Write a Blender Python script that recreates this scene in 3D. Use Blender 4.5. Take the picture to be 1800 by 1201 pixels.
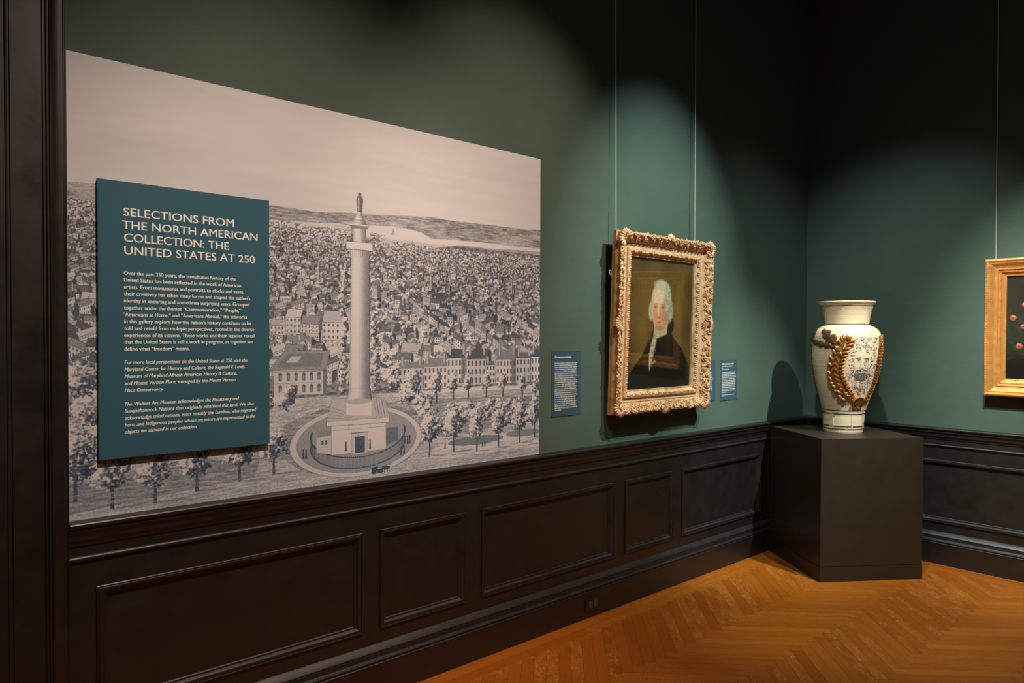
import bpy, bmesh, math, random
import numpy as np
from mathutils import Vector, Matrix

for o in list(bpy.data.objects):
    bpy.data.objects.remove(o)
scene = bpy.context.scene
col = scene.collection

# ------------------------------------------------------------------ camera
CAM = Vector((-5.5255, -2.7243, 1.55))
YAW, PITCH, ROLL, FPX = 0.843704, -0.018576, 0.0042042, 1273.19
fwd = Vector((math.cos(YAW) * math.cos(PITCH), math.sin(YAW) * math.cos(PITCH), math.sin(PITCH)))
rgt = Vector((math.sin(YAW), -math.cos(YAW), 0))
upv = rgt.cross(fwd)
r2 = rgt * math.cos(ROLL) + upv * math.sin(ROLL)
u2 = -rgt * math.sin(ROLL) + upv * math.cos(ROLL)
cam_d = bpy.data.cameras.new('camera')
cam_d.sensor_width = 36
cam_d.sensor_fit = 'HORIZONTAL'
cam_d.lens = FPX / 1800 * 36
cam_d.shift_y = 15.67 / 1800
cam_d.clip_start = 0.05
cam = bpy.data.objects.new('camera', cam_d)
col.objects.link(cam)
mw = Matrix((r2, u2, -fwd)).transposed().to_4x4()
mw.translation = CAM
cam.matrix_world = mw
scene.camera = cam

# ------------------------------------------------------------------ world, view, gallery lights
world = bpy.data.worlds.new('world')
scene.world = world
world.use_nodes = True
world.node_tree.nodes['Background'].inputs[0].default_value = (0.9, 0.95, 1, 1)
world.node_tree.nodes['Background'].inputs[1].default_value = 0.02
vs = scene.view_settings
vs.view_transform = 'Standard'
vs.look = 'None'
vs.exposure = 0.0
vs.gamma = 1.0
vs.use_curve_mapping = False

WARM_LED = (1.0, 0.74, 0.61)
COOL_LED = (0.95, 1.0, 0.94)


def spot(name, loc, aim, watts, deg, blend, size=0.035, color=COOL_LED):
    d = bpy.data.lights.new(name, 'SPOT')
    d.energy = watts
    d.spot_size = math.radians(deg)
    d.spot_blend = blend
    d.shadow_soft_size = size
    d.color = color
    o = bpy.data.objects.new(name, d)
    col.objects.link(o)
    o.location = loc
    o.rotation_euler = (Vector(aim) - Vector(loc)).to_track_quat('-Z', 'Y').to_euler()
    return o


spot('mural_spotlight', (-3.05, -2.2, 4.5), (-3.12, 0, 1.83), 375, 43.4, 1.0, color=WARM_LED)
spot('mural_spotlight', (-4.64, -2.2, 4.5), (-4.12, 0, 0.36), 585, 59.1, 1.0, color=WARM_LED)
spot('portrait_spotlight', (-2.05, -2.4, 4.5), (-1.90, 0, 1.86), 735, 36.0, 1.0, color=(0.85, 1.0, 0.97))
spot('vase_spotlight', (-1.47, -2.74, 4.5), (-0.94, -0.43, 1.10), 1120, 27.5, 1.0, color=(0.92, 1.0, 0.96))
spot('vase_spotlight', (-2.75, -1.47, 4.5), (-0.20, -0.60, 1.36), 320, 44.0, 1.0, color=(0.92, 1.0, 0.96))
spot('flower_picture_spotlight', (-2.4, -1.90, 4.5), (0, -1.85, 0.98), 1250, 38.5, 1.0)
spot('floor_spotlight', (-1.85, -2.4, 4.8), (-1.40, -1.00, 0.0), 660, 29.5, 1.0)
fl = bpy.data.lights.new('ambient_fill', 'AREA')  # added unseen ceiling panel, faint fill standing in for stray bounce
fl.energy = 16
fl.shape = 'RECTANGLE'
fl.size, fl.size_y = 3.0, 2.5
fl.color = (1.0, 0.93, 0.84)
flo = bpy.data.objects.new('ambient_fill', fl)
col.objects.link(flo)
flo.location = (-3.6, -4.2, 4.9)


# ------------------------------------------------------------------ helpers
class MB:
    """collects vertices and faces, links them as one mesh object"""

    def __init__(s):
        s.v, s.f, s.m = [], [], []

    def quad(s, a, b, c, d, mi=0):
        n = len(s.v)
        s.v += [tuple(a), tuple(b), tuple(c), tuple(d)]
        s.f.append((n, n + 1, n + 2, n + 3))
        s.m.append(mi)

    def poly(s, pts, mi=0):
        n = len(s.v)
        s.v += [tuple(p) for p in pts]
        s.f.append(tuple(range(n, n + len(pts))))
        s.m.append(mi)

    def box(s, lo, hi, mi=0):
        n = len(s.v)
        (x0, y0, z0), (x1, y1, z1) = lo, hi
        s.v += [(x0, y0, z0), (x1, y0, z0), (x1, y1, z0), (x0, y1, z0), (x0, y0, z1), (x1, y0, z1), (x1, y1, z1), (x0, y1, z1)]
        for q in ((3, 2, 1, 0), (4, 5, 6, 7), (0, 1, 5, 4), (1, 2, 6, 5), (2, 3, 7, 6), (3, 0, 4, 7)):
            s.f.append(tuple(n + i for i in q))
            s.m.append(mi)

    def loft(s, rings, closed=True, cap=False, mi=0):
        n = len(s.v)
        k = len(rings[0])
        for r in rings:
            s.v += [tuple(p) for p in r]
        for i in range(len(rings) - 1):
            for j in range(k if closed else k - 1):
                a = n + i * k + j
                b = n + i * k + (j + 1) % k
                s.f.append((a, b, b + k, a + k))
                s.m.append(mi)
        if cap:
            s.f.append(tuple(n + j for j in range(k - 1, -1, -1)))
            s.m.append(mi)
            s.f.append(tuple(n + (len(rings) - 1) * k + j for j in range(k)))
            s.m.append(mi)

    def tube(s, pts, radii, seg=8, cap=True, mi=0):
        pts = [Vector(p) for p in pts]
        rings = []
        up = Vector((0.123, 0.21, 0.97)).normalized()
        for i, p in enumerate(pts):
            t = (pts[min(i + 1, len(pts) - 1)] - pts[max(i - 1, 0)])
            t = t.normalized() if t.length > 1e-9 else Vector((0, 0, 1))
            a = t.cross(up)
            if a.length < 1e-3:
                a = t.cross(Vector((1, 0, 0)))
            a.normalize()
            b = t.cross(a)
            r = radii[i] if hasattr(radii, '__len__') else radii
            rings.append([p + a * (r * math.cos(q)) + b * (r * math.sin(q)) for q in [2 * math.pi * k / seg for k in range(seg)]])
        s.loft(rings, True, cap, mi)

    def ellipsoid(s, c, ax, ay, az, nu=8, nv=5, mi=0):
        c, ax, ay, az = Vector(c), Vector(ax), Vector(ay), Vector(az)
        rings = []
        for j in range(nv + 1):
            ph = math.pi * (j / nv) - math.pi / 2
            cr, sr = max(math.cos(ph), 1e-3), math.sin(ph)
            rings.append([c + ax * (cr * math.cos(q)) + ay * (cr * math.sin(q)) + az * sr for q in [2 * math.pi * k / nu for k in range(nu)]])
        s.loft(rings, True, True, mi)

    def build(s, name, mats, parent=None, smooth=False, sharp=None):
        me = bpy.data.meshes.new(name)
        me.from_pydata(s.v, [], s.f)
        if not isinstance(mats, (list, tuple)):
            mats = [mats]
        for m in mats:
            me.materials.append(m)
        if len(mats) > 1:
            me.polygons.foreach_set('material_index', s.m)
        bm = bmesh.new()
        bm.from_mesh(me)
        bmesh.ops.recalc_face_normals(bm, faces=bm.faces)
        bm.to_mesh(me)
        bm.free()
        if smooth:
            me.polygons.foreach_set('use_smooth', [True] * len(me.polygons))
            if sharp:
                me.set_sharp_from_angle(angle=math.radians(sharp))
        me.update()
        o = bpy.data.objects.new(name, me)
        col.objects.link(o)
        if parent:
            o.parent = parent
        return o


def empty(name, loc=(0, 0, 0)):
    o = bpy.data.objects.new(name, None)
    o.empty_display_size = 0.1
    o.location = loc
    col.objects.link(o)
    return o


def tag(o, label, cat, group=None):
    o['label'] = label
    o['category'] = cat
    if group:
        o['group'] = group
    return o


def struct(o):
    o['kind'] = 'structure'
    return o


def mat(name, color, rough=0.5, metal=0.0, spec=0.5):
    m = bpy.data.materials.new(name)
    m.use_nodes = True
    b = m.node_tree.nodes['Principled BSDF']
    b.inputs['Base Color'].default_value = (*color, 1)
    b.inputs['Roughness'].default_value = rough
    b.inputs['Metallic'].default_value = metal
    b.inputs['Specular IOR Level'].default_value = spec
    return m


class NT:
    def __init__(s, m):
        s.t = m.node_tree
        s.b = s.t.nodes['Principled BSDF']

    def n(s, kind, **kw):
        nd = s.t.nodes.new(kind)
        for k, v in kw.items():
            setattr(nd, k, v)
        return nd

    def l(s, a, b):
        s.t.links.new(a, b)

    def noise(s, scale, detail=4, rough=0.5, vec=None, dist=0.0):
        nd = s.n('ShaderNodeTexNoise')
        nd.inputs['Scale'].default_value = scale
        nd.inputs['Detail'].default_value = detail
        nd.inputs['Roughness'].default_value = rough
        nd.inputs['Distortion'].default_value = dist
        if vec is not None:
            s.l(vec, nd.inputs['Vector'])
        return nd.outputs['Fac']

    def ramp(s, fac, stops):
        nd = s.n('ShaderNodeValToRGB')
        e = nd.color_ramp.elements
        while len(e) < len(stops):
            e.new(0.5)
        for el, (p, c) in zip(e, stops):
            el.position = p
            el.color = (*c, 1) if len(c) == 3 else c
        s.l(fac, nd.inputs['Fac'])
        return nd.outputs['Color']

    def mix(s, fac, a, b, mode='MIX'):
        nd = s.n('ShaderNodeMix', data_type='RGBA', blend_type=mode)
        for sock, val in ((nd.inputs[0], fac), (nd.inputs[6], a), (nd.inputs[7], b)):
            if hasattr(val, 'is_output'):
                s.l(val, sock)
            elif isinstance(val, (int, float)):
                sock.default_value = val
            else:
                sock.default_value = (*val, 1)
        return nd.outputs[2]

    def math(s, op, a, b=0.0):
        nd = s.n('ShaderNodeMath', operation=op)
        for sock, val in ((nd.inputs[0], a), (nd.inputs[1], b)):
            if hasattr(val, 'is_output'):
                s.l(val, sock)
            else:
                sock.default_value = val
        return nd.outputs[0]

    def bump(s, h, strength=0.3, dist=0.01):
        nd = s.n('ShaderNodeBump')
        nd.inputs['Strength'].default_value = strength
        nd.inputs['Distance'].default_value = dist
        s.l(h, nd.inputs['Height'])
        s.l(nd.outputs[0], s.b.inputs['Normal'])

    def coord(s, which='Object'):
        return s.n('ShaderNodeTexCoord').outputs[which]

    def mapping(s, vec, scale):
        nd = s.n('ShaderNodeMapping')
        nd.inputs['Scale'].default_value = scale
        s.l(vec, nd.inputs['Vector'])
        return nd.outputs[0]


# ------------------------------------------------------------------ materials
def make_green():
    m = mat('green_wall_paint', (0.074, 0.114, 0.087), 0.66, spec=0.2)
    t = NT(m)
    c = t.coord()
    f = t.noise(3.0, 4, 0.6, c)
    t.l(t.ramp(f, [(0.35, (0.070, 0.107, 0.082)), (0.65, (0.078, 0.121, 0.092))]), t.b.inputs['Base Color'])
    f2 = t.noise(14, 6, 0.6, t.mapping(c, (1, 1, 2.2)), 0.6)
    t.bump(f2, 0.16, 0.006)
    return m


def make_black(name, c0, c1, rough):
    m = mat(name, c0, rough, spec=0.5)
    t = NT(m)
    c = t.coord()
    t.l(t.ramp(t.noise(5, 5, 0.6, c), [(0.3, c0), (0.7, c1)]), t.b.inputs['Base Color'])
    t.l(t.ramp(t.noise(9, 4, 0.6, c), [(0.3, (rough - 0.05,) * 3), (0.7, (rough + 0.08,) * 3)]), t.b.inputs['Roughness'])
    t.bump(t.noise(60, 3, 0.5, c), 0.06, 0.002)
    return m


def make_oak():
    m = mat('oak_parquet', (0.3, 0.15, 0.05), 0.38)
    t = NT(m)
    uv = t.n('ShaderNodeUVMap').outputs[0]
    rnd = t.n('ShaderNodeAttribute', attribute_name='rnd').outputs['Fac']
    kind = t.n('ShaderNodeAttribute', attribute_name='fleck').outputs['Fac']
    base = t.ramp(rnd, [(0.0, (0.29, 0.074, 0.004)), (0.35, (0.39, 0.108, 0.006)), (0.7, (0.47, 0.142, 0.010)), (1.0, (0.55, 0.18, 0.016))])
    grain = t.noise(1.0, 6, 0.65, t.mapping(uv, (5, 150, 1)), 0.4)
    c1 = t.mix(t.math('MULTIPLY', grain, 0.9), base, (0.22, 0.054, 0.004), 'MIX')
    pores = t.noise(1.0, 2, 0.5, t.mapping(uv, (22, 700, 1)))
    c2 = t.mix(t.ramp(pores, [(0.58, (0, 0, 0)), (0.68, (0.45, 0.45, 0.45))]), c1, (0.10, 0.036, 0.010))
    wav = t.noise(1.0, 3, 0.6, t.mapping(uv, (38, 62, 1)), 1.6)
    band = t.ramp(wav, [(0.46, (0, 0, 0)), (0.5, (1, 1, 1)), (0.54, (0, 0, 0))])
    patch = t.ramp(t.noise(1.0, 2, 0.5, t.mapping(uv, (6, 10, 1))), [(0.42, (0, 0, 0)), (0.56, (1, 1, 1))])
    fk = t.math('MULTIPLY', t.math('MULTIPLY', band, kind), patch)
    c3 = t.mix(t.math('MULTIPLY', fk, 0.7), c2, (0.70, 0.34, 0.075))
    band2 = t.ramp(wav, [(0.53, (0, 0, 0)), (0.57, (1, 1, 1)), (0.62, (0, 0, 0))])
    fk2 = t.math('MULTIPLY', t.math('MULTIPLY', band2, kind), patch)
    c3 = t.mix(t.math('MULTIPLY', fk2, 0.6), c3, (0.17, 0.040, 0.003))
    t.l(c3, t.b.inputs['Base Color'])
    t.l(t.ramp(grain, [(0.3, (0.34,) * 3), (0.7, (0.46,) * 3)]), t.b.inputs['Roughness'])
    t.bump(grain, 0.08, 0.002)
    return m


def make_gilt(name, c_hi, c_lo, rough, metal, scale=18.0):
    m = mat(name, c_hi, rough, metal)
    t = NT(m)
    c = t.coord()
    f = t.noise(scale, 6, 0.65, c)
    t.l(t.ramp(f, [(0.36, c_lo), (0.58, c_hi)]), t.b.inputs['Base Color'])
    t.l(t.ramp(t.noise(scale * 2, 3, 0.5, c), [(0.3, (rough - 0.08,) * 3), (0.7, (rough + 0.12,) * 3)]), t.b.inputs['Roughness'])
    t.bump(t.noise(scale * 9, 3, 0.6, c), 0.12, 0.002)
    return m


M_green = make_green()
M_trim = make_black('dark_wainscot_paint', (0.0075, 0.0062, 0.0046), (0.0098, 0.0082, 0.0062), 0.43)
M_trim.node_tree.nodes['Principled BSDF'].inputs['Specular IOR Level'].default_value = 0.85
M_ped = make_black('black_plinth_paint', (0.0275, 0.0180, 0.0105), (0.0330, 0.0220, 0.0130), 0.40)
M_oak = make_oak()
M_oak.node_tree.nodes['Principled BSDF'].inputs['Specular IOR Level'].default_value = 0.28
M_gap = mat('parquet_joint', (0.03, 0.012, 0.004), 0.8)
M_ceil = mat('ceiling_paint', (0.30, 0.28, 0.25), 0.9)
M_panel = mat('teal_panel_print', (0.036, 0.122, 0.165), 0.6, spec=0.25)
M_edge = mat('panel_core', (0.05, 0.05, 0.05), 0.7)
M_text = mat('cream_lettering', (0.95, 0.96, 0.90), 0.6)
M_label = mat('label_blue_print', (0.038, 0.082, 0.115), 0.6, spec=0.25)
M_ltext = mat('label_lettering', (0.66, 0.66, 0.58), 0.6)
M_wire = mat('hanging_wire', (0.75, 0.70, 0.55), 0.4, 0.2)
M_frame_hi = make_gilt('pale_gilt_carving', (0.84, 0.535, 0.29), (0.52, 0.26, 0.095), 0.44, 0.22, 30)
M_frame_flat = make_gilt('sanded_gilt', (0.76, 0.55, 0.34), (0.62, 0.40, 0.215), 0.55, 0.15, 40)
M_frame_side = make_gilt('plain_gilt_edge', (0.74, 0.44, 0.17), (0.46, 0.22, 0.06), 0.42, 0.20, 16)
M_gold2 = make_gilt('orange_gilt', (0.84, 0.385, 0.105), (0.79, 0.345, 0.088), 0.33, 0.50, 14)
M_gold_vase = make_gilt('vase_gold_lustre', (0.46, 0.195, 0.045), (0.30, 0.105, 0.018), 0.28, 0.45, 30)
M_outlet = mat('brown_receptacle', (0.085, 0.042, 0.032), 0.3)
M_ink = mat('iron_glaze_line', (0.045, 0.032, 0.022), 0.4)
M_ink_grey = mat('grey_underglaze_drawing', (0.14, 0.13, 0.115), 0.4)
M_ink_soft = mat('pale_grey_underglaze', (0.36, 0.335, 0.28), 0.4)
M_ink_brown = mat('brown_underglaze_flecks', (0.17, 0.058, 0.022), 0.4)
M_clip = mat('cream_mount_clip', (0.74, 0.64, 0.46), 0.3)


def make_ceramic():
    m = mat('cream_glazed_stoneware', (0.72, 0.62, 0.44), 0.27)
    t = NT(m)
    c = t.coord()
    rings = t.noise(1.0, 3, 0.6, t.mapping(c, (1.5, 1.5, 46)), 0.3)
    f = t.noise(8, 5, 0.6, c)
    a = t.ramp(f, [(0.3, (0.83, 0.61, 0.375)), (0.7, (0.91, 0.73, 0.49))])
    b = t.mix(t.ramp(rings, [(0.56, (0, 0, 0)), (0.70, (0.5, 0.5, 0.5))]), a, (0.50, 0.385, 0.215))
    st = t.ramp(t.noise(30, 3, 0.6, c), [(0.66, (0, 0, 0)), (0.74, (0.5, 0.5, 0.5))])
    t.l(t.mix(st, b, (0.44, 0.31, 0.15)), t.b.inputs['Base Color'])
    t.bump(rings, 0.25, 0.006)
    return m


def make_bronze():
    m = mat('dark_bronze_glaze', (0.10, 0.045, 0.018), 0.35, 0.3)
    t = NT(m)
    c = t.coord()
    w = t.n('ShaderNodeTexWave', wave_type='BANDS', bands_direction='DIAGONAL')
    w.inputs['Scale'].default_value = 80
    w.inputs['Distortion'].default_value = 6
    w.inputs['Detail'].default_value = 3
    t.l(c, w.inputs['Vector'])
    t.l(t.ramp(w.outputs['Fac'], [(0.30, (0.012, 0.007, 0.004)), (0.55, (0.21, 0.095, 0.036))]), t.b.inputs['Base Color'])
    return m


M_ceramic = make_ceramic()
M_bronze = make_bronze()


def image_mat(name, arr, rough, spec=0.5):
    """arr: H x W x 3 sRGB 0..1, row 0 at the bottom; drawn by this script"""
    h, w = arr.shape[:2]
    im = bpy.data.images.new(name, w, h)
    px = np.ones((h, w, 4), np.float32)
    px[..., :3] = np.clip(arr, 0, 1)
    im.pixels.foreach_set(px.ravel())
    im.update()
    m = mat(name, (1, 1, 1), rough, spec=spec)
    t = NT(m)
    tx = t.n('ShaderNodeTexImage', extension='EXTEND')
    tx.image = im
    t.l(tx.outputs['Color'], t.b.inputs['Base Color'])
    return m


def uv_quad(o, uvs):
    l = o.data.uv_layers.new(name='UVMap')
    for i, uv in enumerate(uvs):
        l.data[i].uv = uv


# ------------------------------------------------------------------ floor: herringbone oak
XMIN, YMIN, ZTOP = -8.5, -7.5, 5.0
rng = random.Random(4)
fm = MB()
uvs, rn, fk = [], [], []


def clip(poly, inside, cut):
    out = []
    for i in range(len(poly)):
        a, b = poly[i], poly[(i + 1) % len(poly)]
        ia, ib = inside(a), inside(b)
        if ia:
            out.append(a)
        if ia != ib:
            out.append(cut(a, b))
    return out


def lerp_at(axis, val):
    def f(a, b):
        t = (val - a[axis]) / (b[axis] - a[axis])
        return tuple(a[i] + (b[i] - a[i]) * t for i in range(len(a)))
    return f


def add_plank(poly, r, k):
    # poly: (x, y, u, v) points
    fm.poly([(p[0], p[1], 0.0) for p in poly])
    uvs.extend([(p[2], p[3]) for p in poly])
    rn.append(r)
    fk.append(k)


WID, LEN, BORD = 0.058, 0.570, 0.185
S2 = math.sqrt(0.5)
X_PH, Y_PH = -2.972, -0.622          # one tooth of the saw line


def plank(u0, v0, lu, lv, along_u):
    g = 0.0005
    q = [(u0 + g, v0 + g), (u0 + lu - g, v0 + g), (u0 + lu - g, v0 + lv - g), (u0 + g, v0 + lv - g)]
    off = rng.uniform(0, 40), rng.uniform(0, 40)
    pts = []
    for (u, v) in q:
        x = (u + v) * S2 + X_PH
        y = (-u + v) * S2 + Y_PH
        gu, gv = (u, v) if along_u else (v, u)
        pts.append((x, y, gu + off[0], gv + off[1]))
    if max(p[0] for p in pts) < -4.6 or max(p[1] for p in pts) < -3.6 or min(p[0] for p in pts) > 0 or min(p[1] for p in pts) > 0:
        return
    pts = clip(pts, lambda p: p[1] <= -BORD, lerp_at(1, -BORD))
    if len(pts) >= 3:
        pts = clip(pts, lambda p: p[0] <= -BORD, lerp_at(0, -BORD))
    if len(pts) >= 3:
        add_plank(pts, min(1, max(0, rng.gauss(0.60 if along_u else 0.36, 0.15))), (0.25 if rng.random() < 0.75 else 0.6) if along_u else (1.0 if rng.random() < 0.5 else 0.15))  # boards along u toned lighter: directional sheen put into the colour


for m_ in range(-10, 12):
    for k in range(-130, 130):
        plank(k * WID + m_ * LEN, k * WID - m_ * LEN, LEN, WID, True)
        plank(k * WID + LEN + m_ * LEN, (k + 1) * WID - LEN - m_ * LEN, WID, LEN, False)
for wall_ in (0, 1):                      # straight border boards along both walls
    for i, (d0, d1) in enumerate(((0.0, 0.062), (0.062, 0.124), (0.124, BORD))):
        s0 = -d0 * 0 - rng.uniform(0, 0.5)
        x = 0.0
        while x > -6.5:
            ln = rng.uniform(0.9, 1.8)
            a0, a1 = x, x - ln
            x = a1
            off = rng.uniform(0, 40), rng.uniform(0, 40)
            q = [(a0, d0), (a1, d0), (a1, d1), (a0, d1)]
            pts = []
            for (a, d) in q:
                if wall_ == 0:
                    a = min(a, -d)
                    pts.append((a, -d - (0.0005 if d == d0 else -0.0005), a + off[0], d + off[1]))
                else:
                    a = min(a, -d)
                    pts.append((-d - (0.0005 if d == d0 else -0.0005), a, a + off[0], d + off[1]))
            add_plank(pts, min(1, max(0, rng.gauss(0.6, 0.15))), 0.5 if rng.random() < 0.5 else 0.1)
n_pl = len(rn)
fm.quad((XMIN, YMIN, -0.0012), (0.05, YMIN, -0.0012), (0.05, 0.05, -0.0012), (XMIN, 0.05, -0.0012), 1)
uvs += [(0, 0)] * 4
rn.append(0.5)
fk.append(0)
# the parquet not seen in the photo continues as long boards
for i in range(60):
    y0 = YMIN + i * 0.13
    for (xa, xb) in ((XMIN, -4.35),) if y0 > -3.45 else ((XMIN, 0.0),):
        if y0 + 0.128 > -0.2 and xa == XMIN:
            pass
        add_plank([(xa, y0, xa, y0), (xb, y0, xb, y0), (xb, y0 + 0.128, xb, y0 + 0.128), (xa, y0 + 0.128, xa, y0 + 0.128)], rng.random(), 0.2)
        fm.v[-4:] = [(p[0], p[1], -0.0006) for p in fm.v[-4:]]
me = bpy.data.meshes.new('floor')
me.from_pydata(fm.v, [], fm.f)
me.materials.append(M_oak)
me.materials.append(M_gap)
me.polygons.foreach_set('material_index', fm.m)
uvl = me.uv_layers.new(name='UVMap')
uvl.data.foreach_set('uv', np.array(uvs, np.float32).ravel())
me.attributes.new('rnd', 'FLOAT', 'FACE').data.foreach_set('value', np.array(rn, np.float32))
me.attributes.new('fleck', 'FLOAT', 'FACE').data.foreach_set('value', np.array(fk, np.float32))
flr = bpy.data.objects.new('floor', me)
col.objects.link(flr)
struct(flr)

# ------------------------------------------------------------------ walls, ceiling
for nm, lo, hi, mt in (('wall_left', (XMIN, 0, 0), (0.12, 0.12, ZTOP), M_green),
                       ('wall_right', (0, YMIN, 0), (0.12, 0, ZTOP), M_green),
                       ('wall_back', (XMIN - 0.12, YMIN, 0), (XMIN, 0.12, ZTOP), M_green),
                       ('wall_near', (XMIN - 0.12, YMIN - 0.12, 0), (0.12, YMIN, ZTOP), M_green),
                       ('ceiling', (XMIN - 0.12, YMIN - 0.12, ZTOP), (0.12, 0.12, ZTOP + 0.1), M_ceil)):
    b = MB()
    b.box(lo, hi)
    struct(b.build(nm, mt))

# ------------------------------------------------------------------ wainscots
RAIL = [(0.0, 0.9400), (0.043, 0.9355), (0.046, 0.932), (0.046, 0.926), (0.042, 0.920), (0.034, 0.9175), (0.034, 0.914), (0.0385, 0.9115), (0.0385, 0.906),
        (0.0335, 0.903), (0.0300, 0.893), (0.0285, 0.884), (0.0285, 0.878), (0.024, 0.876), (0.0215, 0.868), (0.0195, 0.862), (0.0195, 0.8585), (0.015, 0.857), (0.015, 0.8225)]
for a in range(0, 181, 20):
    RAIL.append((0.015 + 0.0095 * math.sin(math.radians(a)), 0.8145 + 0.0085 * math.cos(math.radians(a))))
RAIL += [(0.014, 0.805), (0.014, 0.73)]
CAP = [(0.014, 0.27), (0.014, 0.2205), (0.0160, 0.2195), (0.0325, 0.1975), (0.0345, 0.1945), (0.0345, 0.192), (0.0310, 0.1905), (0.0310, 0.1885), (0.0335, 0.187), (0.0335, 0.1845)]
for i in range(1, 7):
    a = math.radians(15 * i)
    CAP.append((0.0335 + 0.0085 * (1 - math.cos(a)), 0.1845 - 0.020 * math.sin(a)))
for i in range(0, 7):
    a = math.radians(30 * i)
    CAP.append((0.043 + 0.005 * math.sin(a), 0.1590 + 0.005 * math.cos(a)))
CAP += [(0.0415, 0.1525), (0.0415, 0.1505), (0.0455, 0.149), (0.0475, 0.1465), (0.0475, 0.144), (0.045, 0.142), (0.045, 0.0)]
MOLD = [(0.0, 0.0140), (0.0, 0.0215), (0.0018, 0.0230), (0.0045, 0.0230), (0.0058, 0.0210), (0.0062, 0.0195), (0.0085, 0.0215), (0.0130, 0.0220), (0.0170, 0.0205), (0.0205, 0.0170), (0.0235, 0.0120),
        (0.0260, 0.0085), (0.0285, 0.0075), (0.0300, 0.0085), (0.0330, 0.0085), (0.0352, 0.0065), (0.0362, 0.003)]


def wainscot(name, P, length, panels, skip=()):
    """P(a, d, z) maps distance along the wall (towards -), depth from the wall and height"""
    b = MB()
    for prof in (RAIL, CAP):
        # mitre at the corner: the end point recedes with depth
        b.loft([[P(-d, d, z) for d, z in prof], [P(-length, d, z) for d, z in prof]], closed=False)
    z0, z1 = 0.284, 0.7145
    b.quad(P(-0.01, 0.014, 0.73), P(-length, 0.014, 0.73), P(-length, 0.014, z1), P(-0.01, 0.014, z1))
    b.quad(P(-0.01, 0.014, z0), P(-length, 0.014, z0), P(-length, 0.014, 0.27), P(-0.01, 0.014, 0.27))
    edges = [-0.0] + [e for pr in panels for e in pr] + [-length]
    for i in range(0, len(edges), 2):
        b.quad(P(edges[i], 0.014, z1), P(edges[i + 1], 0.014, z1), P(edges[i + 1], 0.014, z0), P(edges[i], 0.014, z0))
    for a0, a1 in panels:
        b.quad(P(a0, 0.003, z1), P(a1, 0.003, z1), P(a1, 0.003, z0), P(a0, 0.003, z0))
        rings = []
        for s, d in MOLD:
            rings.append([P(a0 - s, d, z1 - s), P(a1 + s, d, z1 - s), P(a1 + s, d, z0 + s), P(a0 - s, d, z0 + s)])
        b.loft(rings, True)
    return struct(b.build(name, M_trim, None, True, 32))


wainscot('trim_1', lambda a, d, z: (a, -d, z), 5.0433,
         [(-0.13, -0.60), (-0.706, -1.666), (-1.764, -2.228), (-2.327, -3.310), (-3.410, -3.877), (-3.963, -4.964)])
wainscot('trim_2', lambda a, d, z: (-d, a, z), -YMIN, [(-0.14, -0.30), (-0.40, -2.30), (-2.40, -4.4)])

# door casing at the left of the mural
cas = [(-5.043, 0.0), (-5.043, 0.030), (-5.0445, 0.034), (-5.047, 0.034), (-5.0485, 0.030), (-5.0505, 0.030), (-5.052, 0.040), (-5.056, 0.044), (-5.060, 0.044)]
for i in range(0, 7):
    a = math.radians(15 * i)
    cas.append((-5.060 - 0.032 * math.sin(a) * 1.0, 0.044 + 0.020 * (1 - math.cos(a))))
cas += [(-5.094, 0.066), (-5.096, 0.062), (-5.098, 0.066), (-5.103, 0.067), (-5.105, 0.060), (-5.107, 0.064), (-5.112, 0.064), (-5.114, 0.054), (-5.196, 0.054), (-5.198, 0.047), (-5.203, 0.047), (-5.205, 0.058),
        (-5.209, 0.060), (-5.211, 0.056), (-5.36, 0.056), (-5.365, 0.0)]
b = MB()
b.loft([[(x, -d, 0.0) for x, d in cas], [(x, -d, 3.9) for x, d in cas]], closed=False)
casing = struct(b.build('door_1', M_trim))
b = MB()
b.box((-6.35, -0.05, 0.0), (-5.365, -0.006, 3.9))
b.box((-6.60, -0.06, 0.0), (-6.35, -0.002, 3.9))
b.box((-6.60, -0.07, 3.9), (-5.043, -0.002, 4.15))
for z0, z1 in ((0.25, 1.0), (1.15, 2.3), (2.45, 3.7)):
    rings = []
    for s, d in ((0, 0.05), (0.0, 0.062), (0.02, 0.062), (0.04, 0.04), (0.05, 0.052)):
        rings.append([(-6.25 + s, -d, z0 + s), (-5.47 - s, -d, z0 + s), (-5.47 - s, -d, z1 - s), (-6.25 + s, -d, z1 - s)])
    b.loft(rings, True)
leaf = b.build('door_leaf', M_trim, casing)

# ------------------------------------------------------------------ mural print
MX0, MX1, MZ0, MZ1 = -5.30, -2.9105, 0.9395, 2.4725
SC = 760.0


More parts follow.
